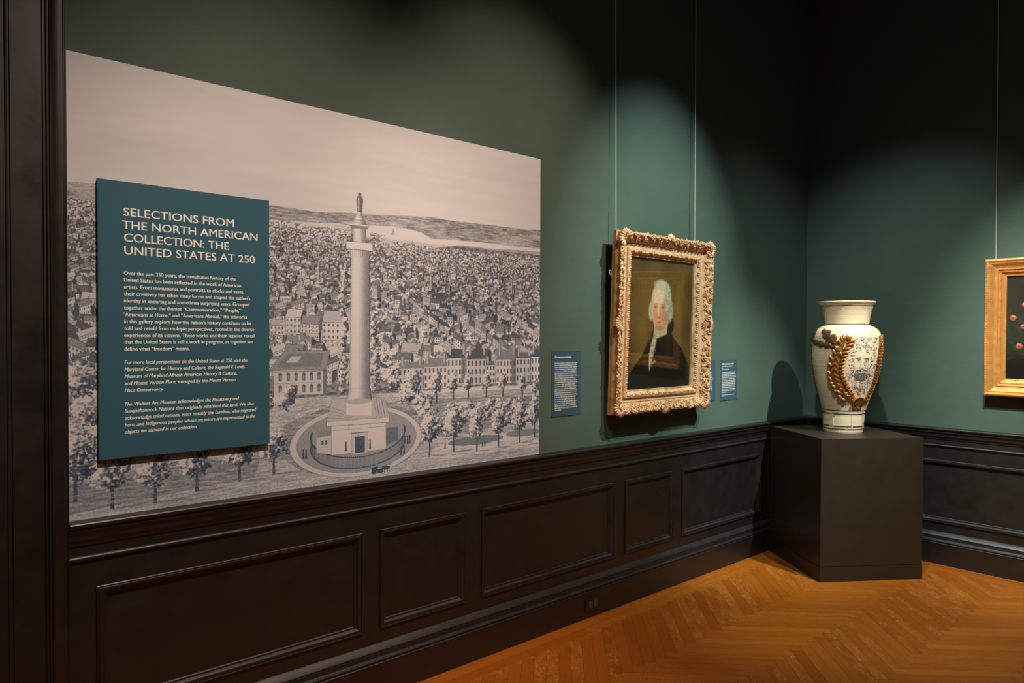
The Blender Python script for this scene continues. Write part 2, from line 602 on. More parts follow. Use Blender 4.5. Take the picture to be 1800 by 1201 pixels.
class Ras:
    """small tone rasteriser in wall metres: 0 = paper, 1 = ink"""

    def __init__(s, x0, x1, z0, z1, sc):
        s.x0, s.z0, s.sc = x0, z0, sc
        s.w, s.h = int((x1 - x0) * sc), int((z1 - z0) * sc)
        s.t = np.zeros((s.h, s.w), np.float32)
        s.X, s.Z = np.meshgrid(x0 + (np.arange(s.w) + 0.5) / sc, z0 + (np.arange(s.h) + 0.5) / sc)

    def box(s, xa, xb, za, zb):
        i0, i1 = int((za - s.z0) * s.sc) - 1, int((zb - s.z0) * s.sc) + 2
        j0, j1 = int((xa - s.x0) * s.sc) - 1, int((xb - s.x0) * s.sc) + 2
        return max(i0, 0), max(min(i1, s.h), 0), max(j0, 0), max(min(j1, s.w), 0)

    def mask(s, pts):
        xs = [p[0] for p in pts]
        zs = [p[1] for p in pts]
        i0, i1, j0, j1 = s.box(min(xs), max(xs), min(zs), max(zs))
        if i1 <= i0 or j1 <= j0:
            return None
        X, Z = s.X[i0:i1, j0:j1], s.Z[i0:i1, j0:j1]
        m = np.zeros(X.shape, bool)
        n = len(pts)
        for k in range(n):
            (xa, za), (xb, zb) = pts[k], pts[(k + 1) % n]
            if za == zb:
                continue
            c = (za > Z) != (zb > Z)
            m ^= c & (X < (xb - xa) * (Z - za) / (zb - za) + xa)
        return (i0, i1, j0, j1), m

    def poly(s, pts, tone, a=1.0):
        r = s.mask(pts)
        if r is None:
            return
        (i0, i1, j0, j1), m = r
        v = s.t[i0:i1, j0:j1]
        if callable(tone):
            tone = tone(s.X[i0:i1, j0:j1], s.Z[i0:i1, j0:j1])
            v[m] = (v * (1 - a) + tone * a)[m]
        else:
            v[m] = v[m] * (1 - a) + tone * a

    def line(s, p, q, tone=0.8, w=1.0):
        n = max(2, int(math.hypot(p[0] - q[0], p[1] - q[1]) * s.sc * 1.6))
        xs = np.linspace(p[0], q[0], n)
        zs = np.linspace(p[1], q[1], n)
        k = int(round(w))
        for di in range(k):
            for dj in range(k):
                i = ((zs - s.z0) * s.sc).astype(int) + di
                j = ((xs - s.x0) * s.sc).astype(int) + dj
                ok = (i >= 0) & (i < s.h) & (j >= 0) & (j < s.w)
                s.t[i[ok], j[ok]] = tone

    def path(s, pts, tone=0.8, w=1.0, close=False):
        for a, b in zip(pts, pts[1:] + (pts[:1] if close else [])):
            s.line(a, b, tone, w)

    def disc(s, x, z, rx, rz, tone, a=1.0):
        i0, i1, j0, j1 = s.box(x - rx, x + rx, z - rz, z + rz)
        if i1 <= i0 or j1 <= j0:
            return
        m = ((s.X[i0:i1, j0:j1] - x) / rx) ** 2 + ((s.Z[i0:i1, j0:j1] - z) / rz) ** 2 < 1
        v = s.t[i0:i1, j0:j1]
        v[m] = v[m] * (1 - a) + tone * a


nrg = np.random.default_rng(7)


def vnoise(h, w, cy, cx):
    """smooth value noise with cells cy x cx pixels"""
    gy, gx = int(h / cy) + 3, int(w / cx) + 3
    g = nrg.random((gy, gx)).astype(np.float32)
    y = np.arange(h) / cy
    x = np.arange(w) / cx
    yi, xi = y.astype(int), x.astype(int)
    fy, fx = (y - yi)[:, None], (x - xi)[None, :]
    fy, fx = fy * fy * (3 - 2 * fy), fx * fx * (3 - 2 * fx)
    a, b_, c, d = g[yi][:, xi], g[yi][:, xi + 1], g[yi + 1][:, xi], g[yi + 1][:, xi + 1]
    return (a * (1 - fx) + b_ * fx) * (1 - fy) + (c * (1 - fx) + d * fx) * fy


def draw_mural():
    R = Ras(MX0, MX1, MZ0, MZ1, SC)
    rr = random.Random(11)
    T, X, Z = R.t, R.X, R.Z
    h, w = T.shape
    # paper sky with faint washes
    T[:] = 0.03 + 0.05 * vnoise(h, w, 60, 400) + 0.03 * vnoise(h, w, 14, 160)
    hor = np.interp(X[0], [-5.3, -5.04, -4.36, -4.15, -3.89, -3.59, -3.29, -2.91], [2.045, 2.050, 2.053, 2.055, 2.072, 2.093, 2.094, 2.104])
    hor = hor + 0.006 * (vnoise(1, w, 5, 60)[0] - 0.5)
    below = Z < hor[None, :]
    land = 0.16 + 0.75 * vnoise(h, w, 3, 22) * vnoise(h, w, 14, 60) + 0.30 * (vnoise(h, w, 2, 5) - 0.3)
    T[below] = land[below]
    # rivers
    R.poly([(-4.359, 2.000),(-4.155, 2.009),(-3.994, 2.031),(-3.994, 2.003),(-4.155, 1.991),(-4.252, 1.972),(-4.359, 1.974)], 0.10)
    R.poly([(-4.359, 1.946),(-4.299, 1.947),(-4.192, 1.930),(-4.155, 1.906),(-4.252, 1.904),(-4.359, 1.904)], 0.10)
    R.poly([(-3.946, 2.022),(-3.787, 2.034),(-3.661, 2.021),(-3.598, 1.997),(-3.342, 2.007),(-3.191, 2.006),(-2.907, 2.008),(-2.907, 1.993),(-3.242, 1.982),(-3.438, 1.982),(-3.661, 1.940),(-3.754, 1.952),(-3.890, 1.957),(-3.945, 1.964)], 0.06)
    for (bx, bz) in ((-3.703, 1.961), (-3.804, 2.000), (-4.297, 1.927)):
        R.poly([(bx - 0.010, bz), (bx + 0.010, bz), (bx + 0.006, bz - 0.004), (bx - 0.007, bz - 0.004)], 0.8)
        R.line((bx, bz), (bx, bz + 0.022), 0.7)
        R.poly([(bx + 0.001, bz + 0.002), (bx + 0.010, bz + 0.003), (bx + 0.002, bz + 0.020)], 0.5)
    for k in range(150):
        x = rr.uniform(-4.4, -2.92)
        z = float(np.interp(x, X[0], hor)) - abs(rr.gauss(0, 0.022)) - 0.004
        if -3.75 < x and z < 2.035 - (x + 3.75) * 0.02:
            continue
        R.path([(x, z), (x + rr.uniform(0.01, 0.05), z + rr.uniform(-0.004, 0.006)), (x + rr.uniform(0.06, 0.10), z - 0.003)], rr.uniform(0.45, 0.75))

    def house(x, z, s, kind):
        """a small gabled block: e1 runs along the front, e2 goes back"""
        if kind == 0:
            e1, e2 = (1.0, -0.03), (0.45, 0.50)
        elif kind == 1:
            e1, e2 = (0.80, -0.42), (0.62, 0.34)
        else:
            e1, e2 = (0.78, 0.30), (-0.62, 0.40)
        wd = s * rr.uniform(0.7, 1.7)
        dp = s * rr.uniform(0.45, 0.7)
        ht = s * rr.uniform(0.45, 0.95)
        rf = s * rr.uniform(0.22, 0.42)
        A = (x, z)
        B = (x + e1[0] * wd, z + e1[1] * wd)
        C = (B[0] + e2[0] * dp, B[1] + e2[1] * dp)
        D = (A[0] + e2[0] * dp, A[1] + e2[1] * dp)
        up = lambda p, k: (p[0], p[1] + k)
        mid = lambda p, q: ((p[0] + q[0]) / 2, (p[1] + q[1]) / 2)
        lit = rr.uniform(0.0, 0.12)
        drk = rr.uniform(0.6, 0.95)
        rft = rr.choice([0.08, 0.2, 0.45, 0.6, 0.75])
        hatch = lambda X_, Z_: rft + 0.09 * np.sign(np.sin((X_ * 0.6 + Z_) * SC * 1.3))
        # far gable, roof planes, near walls
        R1, R2 = up(mid(A, D), ht + rf), up(mid(B, C), ht + rf)
        R.poly([up(D, ht), up(C, ht), R2, R1], drk)
        if kind == 2:
            R.poly([A, D, up(D, ht), R1, up(A, ht)], drk)
        else:
            R.poly([B, C, up(C, ht), R2, up(B, ht)], drk)
        R.poly([A, B, up(B, ht), up(A, ht)], lit)
        R.poly([up(A, ht), up(B, ht), R2, R1], hatch)
        if s > 0.013:
            R.path([up(A, ht), up(B, ht), R2, R1], 0.85, 1, True)
            R.path([A, B, up(B, ht)], 0.85)
        if s > 0.022:
            R.path([A, up(A, ht)], 0.8)
            nw = max(2, int(wd / (s * 0.2)))
            nh = 2 if ht > s * 0.6 else 1
            if s > 0.045:
                nh += 1
            for i in range(nw):
                for j in range(nh):
                    f0, f1 = (i + 0.28) / nw, (i + 0.66) / nw
                    g0, g1 = (j + 0.28) / nh, (j + 0.74) / nh
                    R.poly([(A[0] + e1[0] * wd * f + 0, A[1] + e1[1] * wd * f + ht * g) for f, g in ((f0, g0), (f1, g0), (f1, g1), (f0, g1))], 0.75)
        if rr.random() < 0.6 and s > 0.012:
            q = rr.uniform(0.1, 0.9)
            cx_, cz_ = R1[0] + (R2[0] - R1[0]) * q, R1[1] + (R2[1] - R1[1]) * q
            R.poly([(cx_, cz_ - 0.1 * s), (cx_ + 0.1 * s, cz_ - 0.1 * s), (cx_ + 0.1 * s, cz_ + 0.2 * s), (cx_, cz_ + 0.2 * s)], rr.choice([0.1, 0.7]))

    lump = vnoise(h, w, 7, 8) * 0.55 + vnoise(h, w, 3.2, 3.6) * 0.45
    edge = vnoise(h, w, 9, 10) * 0.6 + vnoise(h, w, 4, 4) * 0.4

    def bush(x, z, rx, rz, dark=0.62, n=None):
        i0, i1, j0, j1 = R.box(x - rx * 1.3, x + rx * 1.3, z - rz * 1.3, z + rz * 1.3)
        if i1 <= i0 or j1 <= j0:
            return
        dx, dz = (X[i0:i1, j0:j1] - x) / rx, (Z[i0:i1, j0:j1] - z) / rz
        oi, oj = rr.randint(0, h - (i1 - i0) - 1), rr.randint(0, w - (j1 - j0) - 1)
        ed, lu = edge[oi:oi + i1 - i0, oj:oj + j1 - j0], lump[oi:oi + i1 - i0, oj:oj + j1 - j0]
        m = np.sqrt(dx * dx + dz * dz) + 1.1 * (ed - 0.5) < 1
        lit = -0.62 * dx + 0.58 * dz + 2.6 * (lu - 0.48)
        tone = np.interp(lit, [-1.1, -0.35, 0.1, 0.45], [0.95, 0.72, 0.28, 0.02])
        v = T[i0:i1, j0:j1]
        v[m] = tone[m]

    def tree(x, z, ht, rx, dark=0.66):
        R.poly([(x - 0.05 * rx - 0.003, z), (x + 0.05 * rx + 0.003, z), (x + 0.003, z + ht * 0.5), (x - 0.003, z + ht * 0.5)], 0.82)
        for k in range(9):
            R.line((x + 0.01, z + 0.001 * k * 0.3), (x + rx * rr.uniform(0.9, 2.0), z - 0.004 + 0.001 * k), 0.5)
        bush(x - 0.1 * rx, z + ht * 0.58, rx * 0.95, ht * 0.24, dark)
        bush(x + 0.05 * rx, z + ht * 0.80, rx * 0.62, ht * 0.20, dark)

    town = (Z < 1.975) & (Z > 1.28)
    deep = np.clip(0.50 + 0.55 * (vnoise(h, w, 5, 9) - 0.35), 0, 1)
    T[town & below & (T > 0.15)] = deep[town & below & (T > 0.15)]
    # the town, far to near
    z = 1.985
    dense = vnoise(h, w, 110, 150)
    while z > 1.36:
        s = 0.0085 + 0.050 * ((1.985 - z) / 0.585) ** 1.3
        for side in (0, 1):
            x = -5.28 + rr.uniform(0, s) if side == 0 else -3.915
            xe = -4.02 if side == 0 else -2.88
            while x < xe:
                zz = z + rr.uniform(-0.45, 0.45) * s
                if side == 1 and zz > 1.952 and x > -3.85:
                    x += s
                    continue
                q = rr.random()
                wood = 0.30 + (0.12 if side == 1 else 0.0)
                if q < wood:
                    for k in range(rr.randint(1, 3)):
                        bush(x + k * s * 0.35, zz + rr.uniform(-0.2, 0.2) * s, s * rr.uniform(0.28, 0.55), s * rr.uniform(0.24, 0.45), 0.78, int(8 + s * 420))
                    x += s * rr.uniform(0.5, 0.9)
                else:
                    p = rr.random()
                    if side == 1:
                        k = 1 if p < 0.45 else (0 if p < 0.75 else 2)
                    else:
                        k = 2 if p < 0.45 else (0 if p < 0.80 else 1)
                    house(x, zz, s * rr.uniform(0.65, 1.25), k)
                    x += s * rr.uniform(0.55, 1.35)
        z -= s * 0.42
    # terraces and tree-lined streets running down to the right
    for (x, z, n, s) in ((-3.38, 1.585, 8, 0.046), (-3.07, 1.615, 5, 0.048), (-3.70, 1.66, 7, 0.036), (-3.20, 1.74, 8, 0.030)):
        for i in range(n):
            bush(x + i * s * 0.8 + 0.9 * s, z - i * s * 0.42 + 0.75 * s, s * 0.42, s * 0.34, 0.85, 12)
        for i in range(n):
            house(x + i * s * 0.8, z - i * s * 0.42, s * 1.05, 1)
        for i in range(n + 2):
            bush(x + i * s * 0.8 - 0.55 * s, z - i * s * 0.42 - 0.05 * s, s * 0.34, s * 0.28, 0.8, 12)
    # blocks left of the column
    for (x, z, n, s) in ((-4.36, 1.555, 3, 0.060), (-4.14, 1.535, 1, 0.075), (-4.95, 1.60, 5, 0.05)):
        for i in range(n):
            house(x + i * s * 1.05, z + 0.004 * i, s * 1.2, 0)
    for k in range(16):
        bush(-4.045 + rr.uniform(-0.012, 0.012), 1.33 + k * 0.032, 0.016, 0.020, 0.75, 10)
        bush(-3.890 + rr.uniform(-0.012, 0.012), 1.33 + k * 0.030, 0.016, 0.020, 0.75, 10)
    # a drum with a low dome, and a few spires
    dx_, dz_ = (-3.887, 1.774)
    for (x0_, x1_, z0_, z1_, tn) in ((-0.024, 0.024, -0.055, -0.018, 0.2), (-0.020, 0.020, -0.018, 0.006, 0.35)):
        R.poly([(dx_ + x0_, dz_ + z0_), (dx_ + x1_, dz_ + z0_), (dx_ + x1_, dz_ + z1_), (dx_ + x0_, dz_ + z1_)], tn)
        R.poly([(dx_ + x1_ * 0.3, dz_ + z0_), (dx_ + x1_, dz_ + z0_), (dx_ + x1_, dz_ + z1_), (dx_ + x1_ * 0.3, dz_ + z1_)], 0.7)
    R.disc(dx_, dz_ + 0.006, 0.020, 0.013, 0.5)
    for (sx, sz, hh) in ((*(-3.598, 1.815), 0.07), (*(-3.517, 1.846), 0.05), (*(-3.784, 1.854), 0.05), (*(-3.104, 1.814), 0.05), (*(-4.155, 1.830), 0.04)):
        R.poly([(sx - 0.006, sz - 0.05), (sx + 0.006, sz - 0.05), (sx + 0.005, sz), (sx, sz + hh), (sx - 0.005, sz)], 0.7)
        R.poly([(sx - 0.006, sz - 0.05), (sx, sz - 0.05), (sx, sz + hh), (sx - 0.005, sz)], 0.1)

    # the crowded quarter beyond the column prints darker
    qx = np.exp(-((X + 3.35) / 0.42) ** 2) * np.exp(-((Z - 1.72) / 0.16) ** 2) * 0.20 + np.clip((Z - 1.62) / 0.3, 0, 1) * 0.10
    T[:] = np.where(town & below & (T > 0.03), np.clip(T + qx * (0.4 + 1.2 * vnoise(h, w, 4, 5)), 0, 1), T)
    # foreground park, painted over the town
    g = 0.04 + 0.30 * vnoise(h, w, 3, 26) * (0.4 + vnoise(h, w, 40, 120)) + 0.30 * (vnoise(h, w, 2, 4) - 0.35)
    top = np.interp(X[0], [-5.3, -5.04, -4.36, -4.1, -3.8, -2.9], [1.285, 1.280, 1.300, 1.305, 1.302, 1.285])
    T[Z < top[None, :]] = g[Z < top[None, :]]

    lawn = np.clip(0.42 + 0.5 * (vnoise(h, w, 4, 30) - 0.4) + 0.3 * (vnoise(h, w, 2, 3) - 0.5), 0.05, 0.9)
    for pts in ([(-3.74, 1.27), (-2.88, 1.245), (-2.88, 1.12), (-3.10, 1.105), (-3.30, 1.10), (-3.55, 1.085), (-3.66, 1.12)],
                [(-4.30, 1.20), (-4.10, 1.265), (-3.83, 1.265), (-3.66, 1.20), (-3.62, 1.08), (-3.74, 0.99), (-4.0, 0.955), (-4.22, 1.0), (-4.34, 1.09)],
                [(-5.12, 1.05), (-4.70, 1.10), (-4.40, 1.08), (-4.42, 1.01), (-4.75, 0.985), (-5.12, 0.955)]):
        R.poly(pts, lambda X_, Z_: lawn[((Z_ - MZ0) * SC).astype(int).clip(0, h - 1), ((X_ - MX0) * SC).astype(int).clip(0, w - 1)], 0.8)
    # mansion on the left
    a0, a1, b0, b1 = -4.345, -4.135, 1.315, 1.415
    R.poly([(a0 - 0.02, b1), (a1 + 0.015, b1), (a1 + 0.03, 1.492), (a0 + 0.045, 1.492)], 0.42)
    R.poly([(a0 + 0.01, b1 + 0.012), (a1 - 0.01, b1 + 0.012), (a1, 1.480), (a0 + 0.06, 1.480)], 0.55)
    R.poly([(a0 + 0.05, b1 + 0.03), (a0 + 0.10, b1 + 0.03), (a0 + 0.115, 1.47), (a0 + 0.075, 1.47)], 0.15)
    R.path([(a0 - 0.02, b1), (a1 + 0.015, b1), (a1 + 0.03, 1.492), (a0 + 0.045, 1.492)], 0.85, 1, True)
    R.poly([(a0, b0), (a1, b0), (a1, b1), (a0, b1)], 0.10)
    R.poly([(a1, b0), (a1 + 0.015, b0 + 0.012), (a1 + 0.018, b1), (a1, b1)], 0.6)
    R.path([(a0 - 0.02, b1 - 0.006), (a1 + 0.015, b1 - 0.006)], 0.75, 2)
    R.path([(a0, 1.363), (a1, 1.363)], 0.6)
    for i in range(6):
        x = a0 + 0.02 + i * 0.033
        for z in (1.325, 1.373):
            R.poly([(x, z), (x + 0.013, z), (x + 0.013, z + 0.024), (x, z + 0.024)], 0.7)
            R.disc(x + 0.0065, z + 0.024, 0.008, 0.008, 0.7)
            R.poly([(x + 0.004, z + 0.003), (x + 0.009, z + 0.003), (x + 0.009, z + 0.020), (x + 0.004, z + 0.020)], 0.35)
    for (x, z, rx) in ((-4.42, 1.36, 0.05), (-4.48, 1.29, 0.06), (-4.40, 1.29, 0.05), (-4.30, 1.30, 0.045), (-4.28, 1.335, 0.03), (-4.55, 1.33, 0.06)):
        bush(x, z, rx, rx * 0.8)
    # streets of the left side behind the panel and at the edge
    for k in range(26):
        x = -5.05 + 0.03 * k
        R.line((x, 1.52 + 0.02 * rr.random()), (x + 0.18, 1.60 + 0.02 * rr.random()), 0.5)
    for (x, z, rx) in ((-5.01, 1.40, 0.06), (-4.98, 1.30, 0.06), (-5.03, 1.20, 0.07), (-4.93, 1.21, 0.06), (-4.99, 1.12, 0.06), (-4.90, 1.13, 0.05)):
        bush(x, z, rx, rx * 0.85, 0.6)

    # row houses on the right
    x = -3.775
    heights = [(0.13, 0.105, 0.03), (0.13, 0.10, 0.04), (0.11, 0.125, 0.045), (0.12, 0.12, 0.045), (0.06, 0.09, 0.02), (0.13, 0.115, 0.05), (0.10, 0.12, 0.03), (0.09, 0.125, 0.04), (0.13, 0.11, 0.04)]
    for i, (wd, ht, rf) in enumerate(heights):
        z0 = 1.300 + 0.02 * min(1, i / 2)
        ht *= 1.02
        R.poly([(x, z0 + ht), (x + wd, z0 + ht), (x + wd - 0.01, z0 + ht + rf), (x + 0.014, z0 + ht + rf)], rr.choice([0.5, 0.65, 0.8]))
        R.poly([(x, z0), (x + wd, z0), (x + wd, z0 + ht), (x, z0 + ht)], 0.08 if i % 3 else 0.16)
        if i % 3 == 2:
            R.poly([(x + wd * 0.78, z0), (x + wd, z0), (x + wd, z0 + ht), (x + wd * 0.78, z0 + ht)], 0.55)
        R.path([(x, z0), (x, z0 + ht), (x + wd, z0 + ht), (x + wd, z0)], 0.75)
        nw = max(3, int(wd / 0.021))
        for a in range(nw):
            for c in range(3):
                wx, wz = x + (a + 0.3) * wd / nw, z0 + (c + 0.22) * ht / 3
                R.poly([(wx, wz), (wx + 0.0095, wz), (wx + 0.0095, wz + ht * 0.19), (wx, wz + ht * 0.19)], 0.78)
        for cq in (0.12, 0.85):
            cx_ = x + wd * cq
            R.poly([(cx_, z0 + ht + rf * 0.4), (cx_ + 0.012, z0 + ht + rf * 0.4), (cx_ + 0.012, z0 + ht + rf + 0.022), (cx_, z0 + ht + rf + 0.022)], 0.25)
            R.line((cx_ + 0.012, z0 + ht + rf * 0.4), (cx_ + 0.012, z0 + ht + rf + 0.022), 0.85, 2)
        x += wd + (0.0 if i % 2 else 0.006)
    R.poly([(-3.80, 1.296), (-3.40, 1.312), (-2.90, 1.30), (-2.90, 1.285), (-3.4, 1.290), (-3.80, 1.283)], 0.05)
    # lawns, walks and shrubs on the right
    R.poly([(-3.589, 1.032),(-3.459, 1.067),(-3.285, 1.079),(-3.080, 1.062),(-2.908, 1.008),(-2.908, 0.978),(-3.249, 0.984),(-3.492, 0.979),(-3.605, 0.992)], 0.08)
    R.disc(-3.33, 1.050, 0.17, 0.022, 0.55)
    R.disc(-3.02, 1.060, 0.12, 0.018, 0.5)
    for k in range(70):
        bush(rr.uniform(-3.52, -2.90), rr.uniform(1.12, 1.235), rr.uniform(0.015, 0.04), rr.uniform(0.012, 0.025), 0.66, 9)
    for (x, z, hh, rx) in ((-3.568, 1.245, 0.145, 0.040), (-3.47, 1.25, 0.13, 0.030), (-3.381, 1.252, 0.13, 0.032), (-3.27, 1.252, 0.125, 0.032), (-3.161, 1.252, 0.125, 0.032), (-3.03, 1.232, 0.13, 0.034), (-2.94, 1.22, 0.12, 0.03)):
        tree(x, z, hh, rx)
    for (x, z, rx) in ((-3.70, 1.36, 0.045), (-3.72, 1.30, 0.05), (-3.65, 1.25, 0.05), (-3.62, 1.20, 0.055), (-3.57, 1.14, 0.045), (-3.79, 1.40, 0.03), (-3.80, 1.34, 0.035)):
        bush(x, z, rx, rx * 0.9, 0.58)
    for (x, z, hh, rx) in ((-3.605, 1.000, 0.21, 0.052), (-3.468, 1.006, 0.21, 0.058), (-3.327, 0.995, 0.20, 0.045), (-3.190, 1.000, 0.20, 0.048), (-3.049, 1.010, 0.20, 0.052), (-2.945, 1.03, 0.22, 0.045)):
        tree(x, z, hh, rx)
    for (x, z) in ((-3.292, 1.016), (-3.278, 1.017), (-3.518, 1.027)):
        R.poly([(x - 0.004, z), (x + 0.004, z), (x + 0.003, z + 0.026), (x - 0.003, z + 0.026)], 0.85)
    # trees of the left lawn
    for (x, z, hh, rx) in ((-4.911, 0.962, 0.20, 0.062), (-4.776, 0.962, 0.185, 0.062), (-4.635, 0.982, 0.18, 0.055), (-4.479, 0.998, 0.18, 0.055), (-4.345, 1.008, 0.18, 0.060), (-5.02, 1.0, 0.22, 0.07)):
        tree(x, z, hh, rx)
    for k in range(420):
        x, z = rr.uniform(-5.1, -2.92), rr.uniform(0.945, 1.03)
        sl = 0.10
        ln = rr.uniform(0.02, 0.09)
        R.line((x, z), (x + ln, z + sl * ln * 0.3), rr.uniform(0.28, 0.58))

    # column circle: pavement, fence
    cx_, cz_ = -3.965, 1.085
    for q, (rx, rz, tn) in enumerate(((0.315, 0.150, 0.10), (0.285, 0.132, 0.38))):
        pts = [(cx_ + rx * math.cos(a), cz_ + rz * math.sin(a) + 0.02) for a in np.linspace(0, 6.283, 60)]
        R.poly(pts, tn)
        R.path(pts, 0.7)
    for k in range(120):
        a = math.pi * (0.93 + 1.14 * k / 119)
        x, z = cx_ + 0.225 * math.cos(a), cz_ + 0.098 * math.sin(a)
        R.line((x, z), (x, z + 0.050), 0.72)
    for a in np.linspace(math.pi * 0.93, math.pi * 2.07, 90):
        x, z = cx_ + 0.225 * math.cos(a), cz_ + 0.098 * math.sin(a)
        R.disc(x, z + 0.050, 0.004, 0.003, 0.85)
        R.disc(x, z + 0.004, 0.004, 0.003, 0.8)
    # low wings and base block
    R.poly([(-4.165, 1.075), (-4.10, 1.062), (-4.10, 1.140), (-4.165, 1.135)], 0.14)
    R.poly([(-4.165, 1.135), (-4.10, 1.140), (-4.085, 1.165), (-4.15, 1.160)], 0.45)
    for x in (-4.145, -4.127):
        R.poly([(x, 1.105), (x + 0.009, 1.105), (x + 0.009, 1.123), (x, 1.123)], 0.75)
    R.poly([(-3.838, 1.075), (-3.775, 1.090), (-3.775, 1.150), (-3.838, 1.150)], 0.62)
    R.poly([(-4.100, 1.057), (-3.838, 1.057), (-3.838, 1.180), (-4.100, 1.180)], 0.05)
    R.path([(-4.100, 1.057), (-3.838, 1.057), (-3.838, 1.180), (-4.100, 1.180)], 0.7, 1, True)
    R.poly([(-4.120, 1.178), (-3.820, 1.174), (-3.820, 1.196), (-4.120, 1.200)], 0.06)
    R.poly([(-4.120, 1.200), (-3.820, 1.196), (-3.845, 1.285), (-4.095, 1.291)], 0.20)
    for q in range(5):
        f = q / 5
        R.path([(-4.120 + 0.03 * f, 1.200 + 0.086 * f * 0.8), (-4.02 + 0.03 * f, 1.199 + 0.02 * f)], 0.5)
        R.line((-3.900 + 0.012 * q, 1.282), (-3.885 + 0.014 * q, 1.200), 0.6, 2 if q % 2 else 1)
    R.path([(-4.120, 1.178), (-3.820, 1.174), (-3.820, 1.196), (-4.120, 1.200)], 0.7, 1, True)
    R.path([(-4.120, 1.200), (-3.820, 1.196), (-3.845, 1.285), (-4.095, 1.291)], 0.6, 1, True)
    R.path([(-4.10, 1.160), (-3.838, 1.158)], 0.6)
    R.poly([(-4.005, 1.052), (-3.930, 1.052), (-3.930, 1.143), (-4.005, 1.143)], 0.12)
    R.path([(-4.008, 1.140), (-3.927, 1.140)], 0.75, 2)
    R.path([(-4.005, 1.052), (-4.005, 1.143), (-3.930, 1.143), (-3.930, 1.052)], 0.65)
    R.poly([(-3.989, 1.055), (-3.942, 1.055), (-3.942, 1.125), (-3.989, 1.125)], 0.78)
    R.path([(-4.02, 1.158), (-4.02, 1.176), (-3.915, 1.174), (-3.915, 1.156)], 0.5)
    # plinth, shaft, capital, gallery, lantern, standing figure
    R.poly([(-4.032, 1.216), (-3.909, 1.206), (-3.909, 1.272), (-4.032, 1.286)], 0.04)
    R.path([(-4.032, 1.216), (-3.909, 1.206), (-3.909, 1.272), (-4.032, 1.286)], 0.5, 1, True)

    def shaft(z0, z1, x0b, x1b, x0t, x1t, edge=0.6):
        def tone(X_, Z_):
            f = np.clip((Z_ - z0) / (z1 - z0), 0, 1)
            a_, c_ = x0b + (x0t - x0b) * f, x1b + (x1t - x1b) * f
            q = np.clip((X_ - a_) / (c_ - a_), 0, 1)
            t_ = np.interp(q, [0, 0.05, 0.15, 0.35, 0.55, 0.8, 0.93, 1], [0.40, 0.16, 0.05, 0.02, 0.16, 0.52, 0.55, 0.80])
            return t_ + 0.05 * np.sin(Z_ * SC * 2.1) + 0.06 * (nrg.random(X_.shape) - 0.5)
        R.poly([(x0b, z0), (x1b, z0), (x1t, z1), (x0t, z1)], tone)
    shaft(1.272, 1.300, -4.030, -3.908, -4.027, -3.910)
    R.disc(-3.968, 1.274, 0.060, 0.012, 0.25)
    shaft(1.285, 1.325, -4.027, -3.910, -4.019, -3.914)
    shaft(1.315, 1.884, -4.017, -3.915, -4.008, -3.921)
    R.path([(-4.020, 1.330), (-3.912, 1.326)], 0.55)
    shaft(1.884, 1.914, -4.010, -3.919, -4.018, -3.914)
    for k in range(11):
        R.line((-4.008 + k * 0.009, 1.886), (-4.010 + k * 0.0095, 1.910), 0.75)
    R.poly([(-4.031, 1.914), (-3.904, 1.915), (-3.904, 1.949), (-4.031, 1.947)], 0.04)
    R.path([(-4.031, 1.914), (-3.904, 1.915), (-3.904, 1.949), (-4.031, 1.947)], 0.7, 1, True)
    R.line((-4.031, 1.914), (-3.904, 1.913), 0.85, 2)
    for k in range(9):
        for sx in (-4.028, -3.933):
            R.line((sx + k * 0.0034, 1.950), (sx + k * 0.0034, 1.968), 0.8)
    shaft(1.950, 2.012, -3.997, -3.935, -3.997, -3.935)
    R.poly([(-4.016, 2.016), (-3.924, 2.018), (-3.930, 2.006), (-4.008, 2.004)], 0.6)
    R.poly([(-4.016, 2.016), (-3.924, 2.018), (-3.926, 2.024), (-4.013, 2.023)], 0.1)
    shaft(2.022, 2.040, -4.000, -3.936, -3.997, -3.940)
    shaft(2.040, 2.060, -3.993, -3.942, -3.984, -3.950)
    shaft(2.060, 2.076, -3.982, -3.953, -3.976, -3.958)
    for zz in (2.040, 2.060, 2.030):
        R.line((-3.997, zz), (-3.938, zz), 0.75)
    fx = -3.967
    R.poly([(fx - 0.011, 2.076), (fx + 0.011, 2.076), (fx + 0.014, 2.100), (fx + 0.016, 2.128), (fx + 0.012, 2.142), (fx - 0.010, 2.142), (fx - 0.016, 2.125), (fx - 0.013, 2.100)], 0.75)
    R.poly([(fx - 0.009, 2.080), (fx - 0.002, 2.080), (fx - 0.002, 2.135), (fx - 0.009, 2.135)], 0.3)
    R.disc(fx, 2.149, 0.0075, 0.0095, 0.72)
    # carriage and walkers
    hx, hz = (-3.867, 0.965)
    R.disc(hx, hz, 0.014, 0.010, 0.88)
    R.disc(hx - 0.03, hz, 0.013, 0.011, 0.88)
    R.poly([(hx - 0.04, hz + 0.003), (hx - 0.012, hz + 0.003), (hx - 0.010, hz + 0.022), (hx - 0.042, hz + 0.020)], 0.85)
    R.disc(hx + 0.028, hz + 0.012, 0.022, 0.009, 0.85)
    R.line((hx + 0.048, hz + 0.02), (hx + 0.055, hz + 0.03), 0.85, 2)
    for k in (0.012, 0.022, 0.036, 0.044):
        R.line((hx + k, hz - 0.010), (hx + k, hz + 0.008), 0.85, 2)
